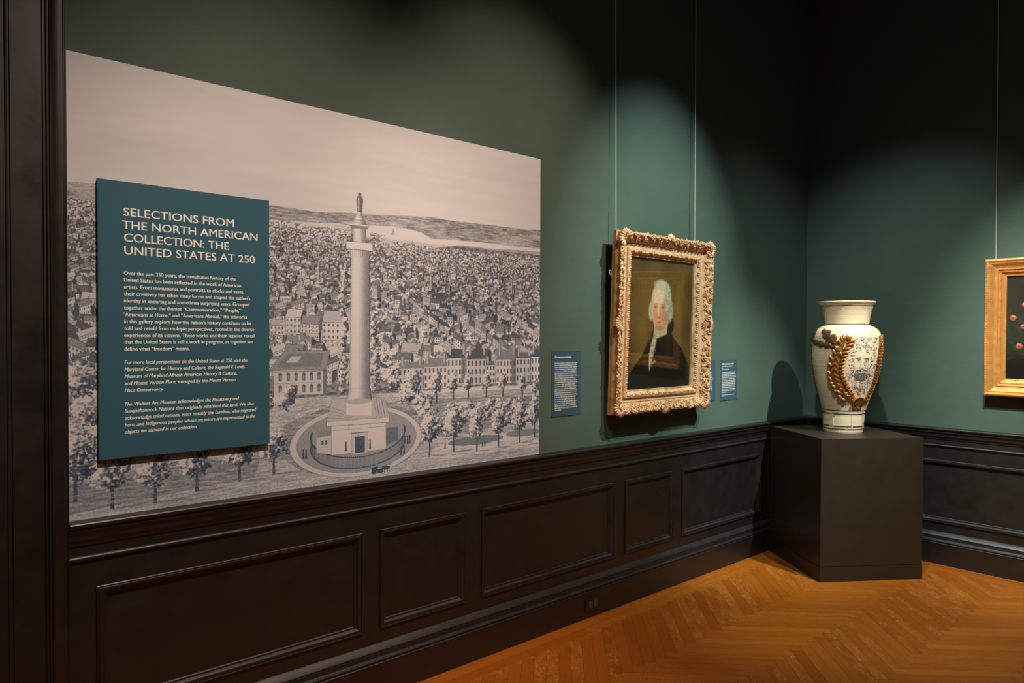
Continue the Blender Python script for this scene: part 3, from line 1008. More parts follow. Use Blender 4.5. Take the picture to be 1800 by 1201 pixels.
    for (x, z) in ((-4.222, 1.056), (-4.210, 1.055), (-3.759, 1.023), (-3.744, 1.024), (-3.726, 1.069), (-3.714, 1.070), (-4.032, 1.069), (-3.917, 1.067)):
        R.poly([(x - 0.005, z), (x + 0.005, z), (x + 0.003, z + 0.030), (x - 0.003, z + 0.030)], 0.82)
        R.disc(x, z + 0.034, 0.004, 0.005, 0.8)
    # crayon grain, then paper and ink colours
    T[:] = np.clip(T, 0, 1)
    lowz = np.clip((2.02 - Z) / 0.1, 0, 1)
    grain = nrg.random((h, w)).astype(np.float32)
    T[:] = np.clip(T * (0.72 + 0.5 * grain) + 0.07 * (grain - 0.4) * lowz, 0, 1)
    K = T.copy()
    K[1:-1, 1:-1] = (T[1:-1, 1:-1] * 8 + T[:-2, 1:-1] + T[2:, 1:-1] + T[1:-1, :-2] + T[1:-1, 2:]) / 12
    K = K[..., None]
    paper = np.array(PAPER, np.float32)
    inkA = np.array(INK_NEAR, np.float32)
    inkB = np.array(INK_FAR, np.float32)
    q = np.clip((Z - 1.1) / 0.9, 0, 1)[..., None]
    ink = inkA * (1 - q) + inkB * q
    return paper * (1 - K) + ink * K


PAPER = (0.845, 0.855, 0.850)
INK_NEAR = (0.13, 0.215, 0.30)
INK_FAR = (0.24, 0.262, 0.29)
M_mural = image_mat('engraved_mural_print', draw_mural(), 0.62, 0.3)
b = MB()
b.quad((MX0, -0.0012, MZ0), (MX1, -0.0012, MZ0), (MX1, -0.0012, MZ1), (MX0, -0.0012, MZ1))
mural = b.build('wall_mural', M_mural)
uv_quad(mural, [(0, 0), (1, 0), (1, 1), (0, 1)])
tag(mural, 'large grey engraved city view with a tall column printed on the green wall', 'mural')


# ------------------------------------------------------------------ lettering
def text_mesh(lines, name, material, parent, y, slant=0.0, bold=0.0, depth_dir=-1):
    """lines: (text, x0, z0, x1, cap height); each becomes letter shapes lying in the plane y"""
    out = MB()
    for (txt, x0, z0, x1, cap) in lines:
        cu = bpy.data.curves.new('t', 'FONT')
        cu.body = txt
        cu.size = 1.0
        cu.shear = slant
        cu.resolution_u = 3
        ob = bpy.data.objects.new('t', cu)
        col.objects.link(ob)
        dg = bpy.context.evaluated_depsgraph_get()
        me_ = ob.evaluated_get(dg).to_mesh()
        vs_ = [v.co.copy() for v in me_.vertices]
        fs_ = [tuple(p.vertices) for p in me_.polygons]
        ob.evaluated_get(dg).to_mesh_clear()
        bpy.data.objects.remove(ob)
        bpy.data.curves.remove(cu)
        xa, xb = min(v.x for v in vs_), max(v.x for v in vs_)
        sx = (x1 - x0) / (xb - xa)
        sz = cap / CAPH
        for k, sh in enumerate((0.0, -bold, bold) if bold else (0.0,)):      # heavier strokes
            n = len(out.v)
            out.v += [(x0 + (v.x - xa) * sx + sh, y - k * 0.00003, z0 + v.y * sz) for v in vs_]
            out.f += [tuple(n + i for i in f) for f in fs_]
            out.m += [0] * len(fs_)
    return out.build(name, material, parent)


def cap_height():
    cu = bpy.data.curves.new('t', 'FONT')
    cu.body = 'H'
    ob = bpy.data.objects.new('t', cu)
    col.objects.link(ob)
    dg = bpy.context.evaluated_depsgraph_get()
    me_ = ob.evaluated_get(dg).to_mesh()
    r = max(v.co.y for v in me_.vertices)
    ob.evaluated_get(dg).to_mesh_clear()
    bpy.data.objects.remove(ob)
    bpy.data.curves.remove(cu)
    return r


CAPH = cap_height()

# ------------------------------------------------------------------ introductory text panel
PX0, PX1, PZ0, PZ1, PY = -4.954, -4.370, 1.1345, 2.0690, -0.020
panel = empty('text_panel', (PX0, 0, PZ0))
tag(panel, 'dark teal introduction panel with cream lettering mounted on the mural', 'sign')


def local(p):
    return (-p.location.x, -p.location.y, -p.location.z)


def attach(o, root):
    o.parent = root
    o.matrix_parent_inverse = Matrix.Translation(-root.location)
    return o


b = MB()
b.box((PX0, PY, PZ0), (PX1, -0.0016, PZ1))
attach(b.build('board', M_panel), panel)
HEAD = ['SELECTIONS FROM', 'THE NORTH AMERICAN', 'COLLECTION: THE', 'UNITED STATES AT 250']
HP = [(-4.8763, 1.954, -4.5046), (-4.8802, 1.9105, -4.4162), (-4.8753, 1.8675, -4.5233), (-4.8746, 1.8245, -4.4264)]
attach(text_mesh([(t, p[0], p[1], p[2], 0.0275) for t, p in zip(HEAD, HP)], 'heading', M_text, None, PY - 0.0006, 0.0, 0.0004), panel)
BODY = ['Over the past 250 years, the tumultuous history of the', 'United States has been reflected in the work of American', 'artists. From monuments and portraits to clocks and vases,',
        'their creativity has taken many forms and shaped the nation\u2019s', 'identity in enduring and sometimes surprising ways. Grouped', 'together under the themes \u201cCommemoration,\u201d \u201cPeople,\u201d',
        '\u201cAmericans at Home,\u201d and \u201cAmericans Abroad,\u201d the artworks', 'in this gallery explore how the nation\u2019s history continues to be', 'told and retold from multiple perspectives, rooted in the diverse',
        'experiences of its citizens. These works and their legacies reveal', 'that the United States is still a work in progress, as together we', 'define what \u201cfreedom\u201d means.']
BX = [-4.4984, -4.4798, -4.4684, -4.4449, -4.4484, -4.4806, -4.4572, -4.4416, -4.4301, -4.4290, -4.4360, -4.6647]
attach(text_mesh([(t, -4.8763 if i != 6 else -4.8799, 1.7552 - 0.02340 * i, BX[i], 0.0126) for i, t in enumerate(BODY)], 'body_lettering', M_text, None, PY - 0.0006, 0.0, 0.00032), panel)
ITAL = ['For more local perspectives on the United States at 250, visit the', 'Maryland Center for History and Culture, the Reginald F. Lewis', 'Museum of Maryland African American History & Culture,', 'and Mount Vernon Place, managed by the Mount Vernon', 'Place Conservancy.',
        'The Walters Art Museum acknowledges the Piscataway and', 'Susquehannock Nations that originally inhabited this land. We also', 'acknowledge tribal nations, most notably the Lumbee, who migrated', 'here, and Indigenous peoples whose ancestors are represented in the', 'objects we steward in our collection.']
IX = [-4.4554, -4.4664, -4.4956, -4.5008, -4.7528, -4.4885, -4.4320, -4.4233, -4.4263, -4.6396]
IZ = [1.4520, 1.4284, 1.4048, 1.3811, 1.3573, 1.3101, 1.2867, 1.2632, 1.2396, 1.2162]
for r_ in (range(0, 5), range(5, 10)):
    attach(text_mesh([(ITAL[i], -4.8762, IZ[i], IX[i], 0.0126) for i in r_], 'italic_lettering', M_text, None, PY - 0.0006, 0.22, 0.00032), panel)


# ------------------------------------------------------------------ wall labels
def wall_label(x0, x1, z0, z1, label, rows, heading=None, bold_rows=()):
    root = empty('wall_label', (x0, 0, z0))
    tag(root, label, 'label', 'blue wall labels')
    q = MB()
    q.box((x0, -0.003, z0), (x1, 0, z1))
    attach(q.build('card', M_label), root)
    rg = random.Random(int(-x0 * 1000))
    blocks = []
    for row in rows:                   # paragraphs are told apart by the gaps between their lines
        if blocks and blocks[-1][-1][2] - row[2] < 0.0142:
            blocks[-1].append(row)
        else:
            blocks.append([row])
    for block in blocks:
        t = MB()
        for (xa, xb, zz, hh) in block:      # print too small to read: word-sized strokes
            x = xa
            while x < xb - 0.002:
                wl = min(rg.uniform(0.006, 0.024), xb - x)
                k = x
                while k < x + wl - 0.0008:
                    lw_ = rg.uniform(0.0016, 0.0030)
                    up_ = hh * (1.0 if rg.random() < 0.75 else 1.4)
                    t.quad((k, -0.0034, zz), (min(k + lw_, x + wl), -0.0034, zz), (min(k + lw_, x + wl), -0.0034, zz + up_), (k, -0.0034, zz + up_))
                    k += lw_ + 0.0007
                x += wl + 0.0030
        attach(t.build('small_lettering', M_ltext), root)
    if heading:
        attach(text_mesh([heading], 'heading', M_text, None, -0.0034, 0, 0.00045), root)
    return root


rg = random.Random(3)
wall_label(-2.824, -2.601, 1.126, 1.4745, 'blue label headed Commemoration between the mural and the portrait',
           [(-2.7995, -2.625 - rg.uniform(0, 0.014), 1.4085 - i * 0.01145, 0.0048) for i in range(22)] + [(-2.7995, -2.752, 1.4085 - 22 * 0.01145, 0.0048)],
           ('Commemoration', -2.7997, 1.4385, -2.6745, 0.0118))
wall_label(-1.208, -1.003, 1.123, 1.3995, 'blue label on the green wall beside the vase shadow, clear of the carved frame',
           [(-1.201, -1.052, 1.3665, 0.0075), (-1.201, -1.068, 1.353, 0.006), (-1.201, -1.182, 1.3415, 0.005), (-1.201, -1.108, 1.3305, 0.0055)] +
           [(-1.200, -1.020 - rg.uniform(0, 0.018), 1.3105 - i * 0.01125, 0.0050) for i in range(12)] + [(-1.200, -1.145, 1.3105 - 12 * 0.01125, 0.005)] + [(-1.198, -1.04, 1.1585, 0.0035), (-1.198, -1.158, 1.151, 0.0035)])
wall_label(-1.488, -1.276, 1.129, 1.3995, 'blue label half hidden behind the right edge of the carved gilt frame',
           [(-1.481, -1.335, 1.359, 0.0065), (-1.481, -1.36, 1.348, 0.0055)] + [(-1.480, -1.310 - rg.uniform(0, 0.010), 1.3135 - i * 0.01125, 0.0050) for i in range(11)] + [(-1.48, -1.352, 1.158, 0.0035)])

# ------------------------------------------------------------------ outlet on the baseboard
out = empty('power_outlet', (-2.53, -0.045, 0.03))
tag(out, 'dark brown double power outlet set in the black baseboard', 'outlet')
b = MB()
b.box((-2.597, -0.0500, 0.036), (-2.482, -0.0452, 0.1095))
attach(b.build('cover_plate', M_trim), out)
for cx_ in (-2.558, -2.518):
    b = MB()
    ring = [(cx_ + 0.0165 * math.cos(a) * (1 if abs(math.cos(a)) < 0.9 else 0.95), 0.0725 + 0.0195 * math.sin(a)) for a in np.linspace(0, 2 * math.pi, 24, endpoint=False)]
    b.loft([[(x, -0.0501, z) for x, z in ring], [(x, -0.0525, z) for x, z in ring], [(cx_ + (x - cx_) * 0.86, -0.0532, 0.0725 + (z - 0.0725) * 0.86) for x, z in ring]], True, True)
    r_ = b.build('receptacle', M_outlet)
    attach(r_, out)

# ------------------------------------------------------------------ picture frames
def rect_frame(mb, prof, W, H, sx=1.0, sz=1.0, mi=0, seg=1):
    """mitred sweep of prof [(inset, out)] around a W x H rectangle, local x right, z up, -y out"""
    rings = []
    for s, d in prof:
        a, c = s * sx, s * sz
        rings.append([(a, -d, c), (W - a, -d, c), (W - a, -d, H - c), (a, -d, H - c)])
    mb.loft(rings, True, False, mi)


PW, PH, TILT = 0.917, 1.037, 0.0318
port = empty('framed_portrait', (-2.411, -0.034, 1.113))
port.rotation_euler = (TILT, 0, 0)
tag(port, 'portrait of a white-haired gentleman in a dark coat, in a pale carved gilt frame', 'painting')
SX, SZ = 1.085, 0.985
b = MB()
side = [(0.0, 0.0), (0.0, 0.006), (0.001, 0.007), (0.001, 0.016), (-0.001, 0.018), (-0.001, 0.026), (0.003, 0.028), (0.008, 0.033), (0.010, 0.040), (0.009, 0.048), (0.006, 0.053)]
rect_frame(b, side, PW, PH)
b.quad((0.01, -0.002, 0.01), (PW - 0.01, -0.002, 0.01), (PW - 0.01, -0.002, PH - 0.01), (0.01, -0.002, PH - 0.01))
b.build('back_frame', M_frame_side, port)
b = MB()
rect_frame(b, [(0.006, 0.053), (0.004, 0.057), (0.008, 0.062), (0.016, 0.064), (0.026, 0.060), (0.038, 0.050), (0.050, 0.039), (0.060, 0.031), (0.066, 0.027)], PW, PH, SX, SZ)
b.build('outer_moulding', M_frame_hi, port)
b = MB()
rect_frame(b, [(0.066, 0.027), (0.068, 0.030), (0.072, 0.030), (0.073, 0.027), (0.090, 0.024), (0.091, 0.021)], PW, PH, SX, SZ)
b.build('sanded_band', M_frame_flat, port)
b = MB()
rect_frame(b, [(0.091, 0.021), (0.091, 0.034), (0.094, 0.037), (0.100, 0.038), (0.108, 0.036), (0.116, 0.030), (0.124, 0.021), (0.129, 0.015), (0.130, 0.018), (0.1345, 0.018), (0.136, 0.006)], PW, PH, SX, SZ)
b.build('inner_moulding', M_frame_hi, port)

# carved scrolls, leaves and shells
orn = MB()
og = random.Random(21)


def frame_pt(side_, t, s, lift=0.0):
    """point of the carved slope: side 0 bottom,1 right,2 top,3 left; t along the side in metres; s inset"""
    prof = [(-0.02, 0.052), (0.004, 0.058), (0.016, 0.064), (0.026, 0.060), (0.038, 0.050), (0.050, 0.039), (0.066, 0.027), (0.090, 0.024)]
    d = float(np.interp(s, [p[0] for p in prof], [p[1] for p in prof])) + lift
    if side_ == 0:
        return Vector((t, -d, s * SZ))
    if side_ == 2:
        return Vector((t, -d, PH - s * SZ))
    if side_ == 1:
        return Vector((PW - s * SX, -d, t))
    return Vector((s * SX, -d, t))


def scroll(side_, t, s, r, turns, flip, rad):
    pts, rr_ = [], []
    n = 14
    for i in range(n + 1):
        f = i / n
        a = f * turns * 2 * math.pi
        q = r * (1 - 0.78 * f)
        pts.append(frame_pt(side_, t + flip * q * math.cos(a), s + q * math.sin(a) * 0.9, 0.003 + 0.004 * f))
        rr_.append(rad * (0.6 + 0.55 * f))
    orn.tube(pts, rr_, 6)
    orn.ellipsoid(pts[-1], (rad * 1.5, 0, 0), (0, 0, rad * 1.5), (0, rad * 1.5, 0), 6, 4)


def leaf_blob(side_, t, s, dt, ds, wid, lift=0.004):
    p0, p1 = frame_pt(side_, t, s, lift), frame_pt(side_, t + dt, s + ds, lift)
    ax = (p1 - p0) / 2
    nrm = Vector((0, -1, 0))
    ay = ax.cross(nrm)
    if ay.length < 1e-6:
        return
    ay = ay.normalized() * wid
    orn.ellipsoid((p0 + p1) / 2, ax, ay, nrm * wid * 0.8, 7, 5)


def shell(side_, t, s, r, n, spread, dirn):
    for k in range(n):
        a = (k / (n - 1) - 0.5) * spread
        leaf_blob(side_, t + math.sin(a) * r * 0.25, s + dirn * math.cos(a) * r * 0.2, math.sin(a) * r, dirn * math.cos(a) * r, r * 0.17, 0.006)
    leaf_blob(side_, t - 0.004, s, 0.008, 0.0, r * 0.25, 0.009)


for side_ in range(4):
    L = PW if side_ in (0, 2) else PH
    # corner cartouches and centre shells overhang the edge
    for tc in (0.045, L - 0.045):
        shell(side_, tc, 0.030, 0.040, 7, 2.6, -1)
        shell(side_, tc, 0.030, 0.030, 5, 2.2, 1)
        scroll(side_, tc + (0.03 if tc < L / 2 else -0.03), 0.035, 0.020, 1.3, 1 if tc < L / 2 else -1, 0.0042)
    shell(side_, L / 2, 0.026, 0.042, 9, 2.7, -1)
    shell(side_, L / 2, 0.034, 0.028, 5, 2.0, 1)
    for sg in (-1, 1):
        scroll(side_, L / 2 + sg * 0.045, 0.030, 0.022, 1.4, sg, 0.0045)
    # running foliage between them
    t = 0.10
    k = 0
    while t < L - 0.09:
        if abs(t - L / 2) > 0.075:
            sg = 1 if t < L / 2 else -1
            scroll(side_, t, 0.024 if k % 2 else 0.042, og.uniform(0.014, 0.019), og.uniform(1.1, 1.5), sg * (1 if k % 2 else -1), 0.0040)
            for q in range(5):
                leaf_blob(side_, t + og.uniform(-0.02, 0.02), og.uniform(0.006, 0.020), sg * og.uniform(0.012, 0.022), og.uniform(-0.012, 0.008), og.uniform(0.0035, 0.0055))
            for q in range(4):
                leaf_blob(side_, t + og.uniform(-0.02, 0.02), og.uniform(0.040, 0.056), sg * og.uniform(0.012, 0.02), og.uniform(-0.010, 0.008), og.uniform(0.003, 0.0045))
        t += 0.034
        k += 1
    # crest edge: irregular lobes
    t = 0.07
    while t < L - 0.06:
        leaf_blob(side_, t, og.uniform(0.004, 0.012), og.uniform(0.016, 0.028), og.uniform(-0.008, 0.006), og.uniform(0.004, 0.0065), 0.002)
        t += og.uniform(0.018, 0.028)
    # bead-and-tongue carving on the inner moulding
    ins, H_ = 0.108, 0.036
    n = int((L - 0.24) / 0.0125)
    for i in range(n):
        tt = 0.12 + (L - 0.24) * (i + 0.5) / n
        p = frame_pt(side_, tt, ins)
        p = Vector((p.x, -0.0345, p.z))
        along = Vector((1, 0, 0)) if side_ in (0, 2) else Vector((0, 0, 1))
        inn = {0: Vector((0, 0, 1)), 1: Vector((-1, 0, 0)), 2: Vector((0, 0, -1)), 3: Vector((1, 0, 0))}[side_]
        big = i % 4 == 0
        orn.ellipsoid(p + inn * (0.004 if big else og.uniform(-0.003, 0.005)), along * (0.0080 if big else 0.0056), inn * (0.0125 if big else 0.0085) + Vector((0, 0.004, 0)), Vector((0, -0.0050, 0)), 6, 4)
orn.build('carved_ornament', M_frame_hi, port, smooth=True)


# painted bust
def soft(X, Y, cx, cy, rx, ry, e=0.15, rot=0.0):
    e = max(0.04, e * 0.55)
    c, s = math.cos(rot), math.sin(rot)
    x, y = (X - cx) * c + (Y - cy) * s, -(X - cx) * s + (Y - cy) * c
    d = np.sqrt((x / rx) ** 2 + (y / ry) ** 2)
    return np.clip((1 + e - d) / (2 * e), 0, 1)[..., None]


def softpoly(X, Y, pts, e=0.01):
    m = np.zeros(X.shape, np.float32)
    n = len(pts)
    for dx, dy in ((0, 0), (e, 0), (-e, 0), (0, e), (0, -e), (e, e), (-e, -e), (e, -e), (-e, e)):
        k = np.zeros(X.shape, bool)
        for i in range(n):
            (xa, ya), (xb, yb) = pts[i], pts[(i + 1) % n]
            if ya == yb:
                continue
            k ^= ((ya > Y + dy) != (yb > Y + dy)) & (X + dx < (xb - xa) * (Y + dy - ya) / (yb - ya) + xa)
        m += k
    return (m / 9)[..., None]


def draw_portrait():
    w, h = 460, 568
    X, Y = np.meshgrid((np.arange(w) + 0.5) / w, (np.arange(h) + 0.5) / h)      # Y up
    n1 = vnoise(h, w, 90, 90)
    n2 = vnoise(h, w, 4, 3)
    C = np.zeros((h, w, 3), np.float32)
    A = lambda r, g, b_: np.array((r, g, b_), np.float32) / 255
    C[:] = A(104, 78, 32)
    C *= (0.80 + 0.35 * n1 + 0.10 * (n2 - 0.5))[..., None]
    glow = soft(X, Y, 0.30, 0.42, 0.55, 0.45, 0.9)
    C = C * (1 - 0.25 * glow) + A(132, 98, 42) * 0.25 * glow
    edge = np.clip(np.maximum(np.abs(X - 0.5) * 2, np.abs(Y - 0.5) * 1.9) - 0.55, 0, 1)[..., None]
    C *= 1 - 0.5 * edge

    def lay(m, c, a=1.0):
        nonlocal C
        C = C * (1 - m * a) + np.array(c, np.float32) * m * a
    # coat
    coat = softpoly(X, Y, [(-0.02, -0.02), (-0.02, 0.06), (0.08, 0.15), (0.22, 0.25), (0.34, 0.38), (0.40, 0.47), (0.62, 0.48), (0.70, 0.40), (0.85, 0.31), (0.97, 0.18), (1.02, 0.02), (1.02, -0.02)], 0.005)
    lay(coat, A(22, 17, 10))
    lay(softpoly(X, Y, [(0.62, 0.47), (0.70, 0.40), (0.72, 0.30), (0.58, 0.14), (0.52, 0.20), (0.57, 0.35)], 0.015), A(36, 29, 18), 0.8)
    lay(softpoly(X, Y, [(0.37, 0.43), (0.22, 0.24), (0.30, 0.12), (0.37, 0.26)], 0.02), A(32, 26, 16), 0.7)
    # queue of hair and ribbon
    lay(soft(X, Y, 0.665, 0.49, 0.045, 0.06), A(30, 22, 12), 0.9)
    # neck and stock
    lay(softpoly(X, Y, [(0.40, 0.50), (0.39, 0.42), (0.42, 0.38), (0.60, 0.42), (0.62, 0.54)], 0.005), A(186, 170, 128))
    lay(softpoly(X, Y, [(0.40, 0.43), (0.44, 0.36), (0.40, 0.26), (0.36, 0.15), (0.335, 0.13), (0.33, 0.24), (0.35, 0.33)], 0.007), A(176, 158, 116))
    for k in range(9):
        lay(soft(X, Y, 0.385 + 0.03 * math.sin(k * 2.1), 0.40 - k * 0.028, 0.035, 0.012, 0.5, 0.5 * math.cos(k * 1.7)), A(206, 190, 148) if k % 2 else A(120, 104, 70), 0.6)
    # hair behind, face, shading: an invented elderly sitter
    lay(soft(X, Y, 0.500, 0.675, 0.158, 0.165, 0.14), A(176, 166, 136))
    lay(soft(X, Y, 0.350, 0.600, 0.045, 0.075, 0.3), A(176, 164, 132))
    lay(soft(X, Y, 0.630, 0.600, 0.062, 0.090, 0.3), A(160, 150, 120))
    lay(soft(X, Y, 0.472, 0.610, 0.112, 0.150, 0.10), A(212, 164, 120))
    lay(soft(X, Y, 0.468, 0.530, 0.086, 0.070, 0.3), A(206, 152, 108))
    lay(soft(X, Y, 0.462, 0.715, 0.095, 0.070, 0.5), A(226, 190, 148), 0.9)
    lay(soft(X, Y, 0.556, 0.590, 0.036, 0.115, 0.8), A(176, 108, 70), 0.5)
    lay(soft(X, Y, 0.405, 0.575, 0.034, 0.036, 0.9), A(208, 126, 90), 0.35)
    lay(soft(X, Y, 0.528, 0.572, 0.036, 0.036, 0.9), A(206, 120, 84), 0.45)
    lay(soft(X, Y, 0.478, 0.468, 0.062, 0.020, 0.7), A(168, 100, 66), 0.55)
    lay(soft(X, Y, 0.505, 0.800, 0.120, 0.038, 0.5, -0.1), A(190, 182, 152), 0.9)
    lay(soft(X, Y, 0.590, 0.700, 0.040, 0.100, 0.5, 0.15), A(172, 162, 134), 0.9)
    for k in range(16):
        lay(soft(X, Y, 0.615 + 0.03 * math.sin(k * 2.3), 0.54 + k * 0.015, 0.026, 0.007, 0.6, 0.5 * math.sin(k * 1.3)), A(206, 198, 170) if k % 2 else A(140, 130, 100), 0.5)
    # features: generic and softly painted
    for ex, wd in ((0.415, 0.9), (0.524, 1.0)):
        lay(soft(X, Y, ex, 0.634, 0.030 * wd, 0.016, 0.7), A(164, 108, 74), 0.6)
        lay(soft(X, Y, ex, 0.629, 0.018 * wd, 0.0065, 0.5), A(210, 184, 152), 0.8)
        lay(soft(X, Y, ex - 0.002, 0.630, 0.0078, 0.0078, 0.5), A(62, 46, 36), 0.9)
        lay(soft(X, Y, ex, 0.655, 0.032 * wd, 0.006, 0.7, 0.06), A(150, 116, 84), 0.6)
    lay(soft(X, Y, 0.460, 0.592, 0.010, 0.052, 0.8), A(232, 190, 148), 0.6)
    lay(soft(X, Y, 0.480, 0.588, 0.010, 0.050, 0.8), A(182, 120, 84), 0.5)
    lay(soft(X, Y, 0.468, 0.550, 0.024, 0.009, 0.7), A(176, 104, 74), 0.6)
    lay(soft(X, Y, 0.468, 0.515, 0.034, 0.0045, 0.6), A(146, 72, 54), 0.7)
    lay(soft(X, Y, 0.468, 0.505, 0.026, 0.006, 0.6), A(200, 122, 92), 0.5)
    C *= (0.94 + 0.12 * n2)[..., None]
    return C


M_port = image_mat('oil_portrait', draw_portrait(), 0.45, 0.4)
ax_, az_ = 0.1355 * SX, 0.1355 * SZ
b = MB()
b.quad((ax_, -0.0062, az_), (PW - ax_, -0.0062, az_), (PW - ax_, -0.0062, PH - az_), (ax_, -0.0062, PH - az_))
cv = b.build('canvas', M_port, port)
uv_quad(cv, [(0, 0), (1, 0), (1, 1), (0, 1)])


def make_glass():
    m = bpy.data.materials.new('picture_glazing')
    m.use_nodes = True
    t = m.node_tree
    t.nodes.clear()
    o = t.nodes.new('ShaderNodeOutputMaterial')
    mx = t.nodes.new('ShaderNodeMixShader')
    tr = t.nodes.new('ShaderNodeBsdfTransparent')
    gl = t.nodes.new('ShaderNodeBsdfGlossy')
    gl.inputs['Roughness'].default_value = 0.004
    # Schlick reflectance, the same from both faces of the pane
    ge = t.nodes.new('ShaderNodeNewGeometry')
    dt = t.nodes.new('ShaderNodeVectorMath')
    dt.operation = 'DOT_PRODUCT'
    t.links.new(ge.outputs['Normal'], dt.inputs[0])
    t.links.new(ge.outputs['Incoming'], dt.inputs[1])

    def op(kind, a, b_):
        nd = t.nodes.new('ShaderNodeMath')
        nd.operation = kind
        for k, v in enumerate((a, b_)):
            if hasattr(v, 'is_output'):
                t.links.new(v, nd.inputs[k])
            elif v is not None:
                nd.inputs[k].default_value = v
        return nd
    ab = op('ABSOLUTE', dt.outputs['Value'], None)
    om = op('SUBTRACT', 1.0, ab.outputs[0])
    pw = op('POWER', om.outputs[0], 5.0)
    ml = op('MULTIPLY', pw.outputs[0], 0.94)
    fr = op('ADD', ml.outputs[0], 0.05)
    t.links.new(fr.outputs[0], mx.inputs[0])
    t.links.new(tr.outputs[0], mx.inputs[1])
    t.links.new(gl.outputs[0], mx.inputs[2])
    t.links.new(mx.outputs[0], o.inputs[0])
    return m


M_glass = make_glass()
b = MB()
b.quad((ax_, -0.0085, az_), (PW - ax_, -0.0085, az_), (PW - ax_, -0.0085, PH - az_), (ax_, -0.0085, PH - az_))
gz = b.build('glazing', M_glass, port)
if gz.data.polygons[0].normal.y > 0:
    gz.data.flip_normals()
# hanging ring on the left of the back frame
b = MB()
b.tube([(-0.006 + 0.008 * math.cos(a), 0.004, 0.80 + 0.013 * math.sin(a)) for a in np.linspace(0, 2 * math.pi, 17)], 0.0016, 6)
b.box((-0.004, -0.002, 0.786), (0.0, 0.006, 0.798))
b.build('hanging_ring', M_wire, port)

# ------------------------------------------------------------------ flower painting on the right wall
QW, QH = 1.25, 0.886
flw = empty('framed_flower_painting', (-0.012, -1.236, 1.181))
flw.rotation_euler = (0, 0, -math.pi / 2)
tag(flw, 'dark painting of pink roses in a smooth orange-gold frame, cut by the edge', 'painting')
b = MB()
rect_frame(b, [(0.0, 0.0), (0.0, 0.030), (0.001, 0.034), (-0.001, 0.040), (-0.002, 0.050), (0.002, 0.058), (0.010, 0.061), (0.020, 0.058), (0.024, 0.053), (0.026, 0.055), (0.030, 0.055), (0.036, 0.050),
               (0.050, 0.040), (0.062, 0.036), (0.064, 0.040), (0.069, 0.040), (0.071, 0.034), (0.078, 0.031), (0.081, 0.034), (0.086, 0.033), (0.089, 0.027), (0.104, 0.018), (0.106, 0.020), (0.112, 0.018), (0.113, 0.010)], QW, QH, 1.0, 1.0)
b.quad((0.0, 0.0, 0.0), (QW, 0.0, 0.0), (QW, 0.0, QH), (0.0, 0.0, QH))
b.build('gilt_frame', M_gold2, flw)
b = MB()
for (t0, s0, dx, dz) in ((0, 0, 1, 0), (0, QH, 1, 0), (0, 0, 0, 1), (QW, 0, 0, 1)):
    n = int((QW if dx else QH) / 0.012)
    for i in range(n):
        q = (i + 0.5) * 0.012
        inx = 0.011 if (t0 == 0 and not dx) else (-0.011 if not dx else 0)
        inz = 0.011 if (s0 == 0 and dx) else (-0.011 if dx else 0)
        b.ellipsoid((t0 + dx * q + inx, -0.059, s0 + dz * q + inz), (0.0055, 0, 0), (0, 0, 0.0055), (0, -0.004, 0), 6, 4)
b.build('beaded_edge', M_gold2, flw)


def draw_flowers():
    w, h = 560, 360
    X, Y = np.meshgrid((np.arange(w) + 0.5) / w * (QW - 0.226), (np.arange(h) + 0.5) / h * (QH - 0.226))
    A = lambda r, g, b_: np.array((r, g, b_), np.float32) / 255
    C = np.zeros((h, w, 3), np.float32)
    C[:] = A(46, 41, 31)
    C *= (0.85 + 0.3 * vnoise(h, w, 60, 80))[..., None]
    C *= (0.45 + 0.55 * np.clip((Y - 0.08) / 0.12, 0, 1))[..., None]
    rf_ = random.Random(5)

    def lay(m, c, a=1.0):
        nonlocal C
        C = C * (1 - m * a) + np.array(c, np.float32) * m * a
    for k in range(620):
        x, y = rf_.gauss(0.34, 0.26), rf_.gauss(0.30, 0.095)
        if y < 0.10:
            continue
        g = rf_.uniform(0.7, 1.25)
        lay(soft(X, Y, x, y, rf_.uniform(0.012, 0.026), rf_.uniform(0.006, 0.012), 0.4, rf_.uniform(0, 3.1)), A(37 * g, 52 * g, 34 * g), 0.6)
    ros = [(0.098, 0.476), (0.115, 0.420), (0.035, 0.393), (0.092, 0.338), (0.070, 0.212), (0.128, 0.287), (0.19, 0.41), (0.24, 0.31), (0.31, 0.47), (0.36, 0.36), (0.45, 0.42), (0.52, 0.30), (0.60, 0.44), (0.67, 0.34), (0.74, 0.40), (0.30, 0.22), (0.56, 0.21)]
    for (x, y) in ros:
        s_ = rf_.uniform(0.0135, 0.018)
        lay(soft(X, Y, x, y, s_ * 1.1, s_, 0.25), A(168, 84, 70), 0.95)
        for k in range(9):
            a, q = rf_.uniform(0, 6.28), rf_.uniform(0.2, 0.8) * s_
            lay(soft(X, Y, x + q * math.cos(a), y + q * math.sin(a), s_ * 0.40, s_ * 0.22, 0.4, a), A(204, 128, 108) if math.sin(a) > -0.2 else A(150, 52, 46), 0.75)
        lay(soft(X, Y, x, y, s_ * 0.25, s_ * 0.2, 0.5), A(150, 44, 40), 0.8)
    return C


M_flow = image_mat('oil_roses', draw_flowers(), 0.40, 0.4)
b = MB()
b.quad((0.113, -0.010, 0.113), (QW - 0.113, -0.010, 0.113), (QW - 0.113, -0.010, QH - 0.113), (0.113, -0.010, QH - 0.113))
cv = b.build('canvas', M_flow, flw)
uv_quad(cv, [(0, 0), (1, 0), (1, 1), (0, 1)])

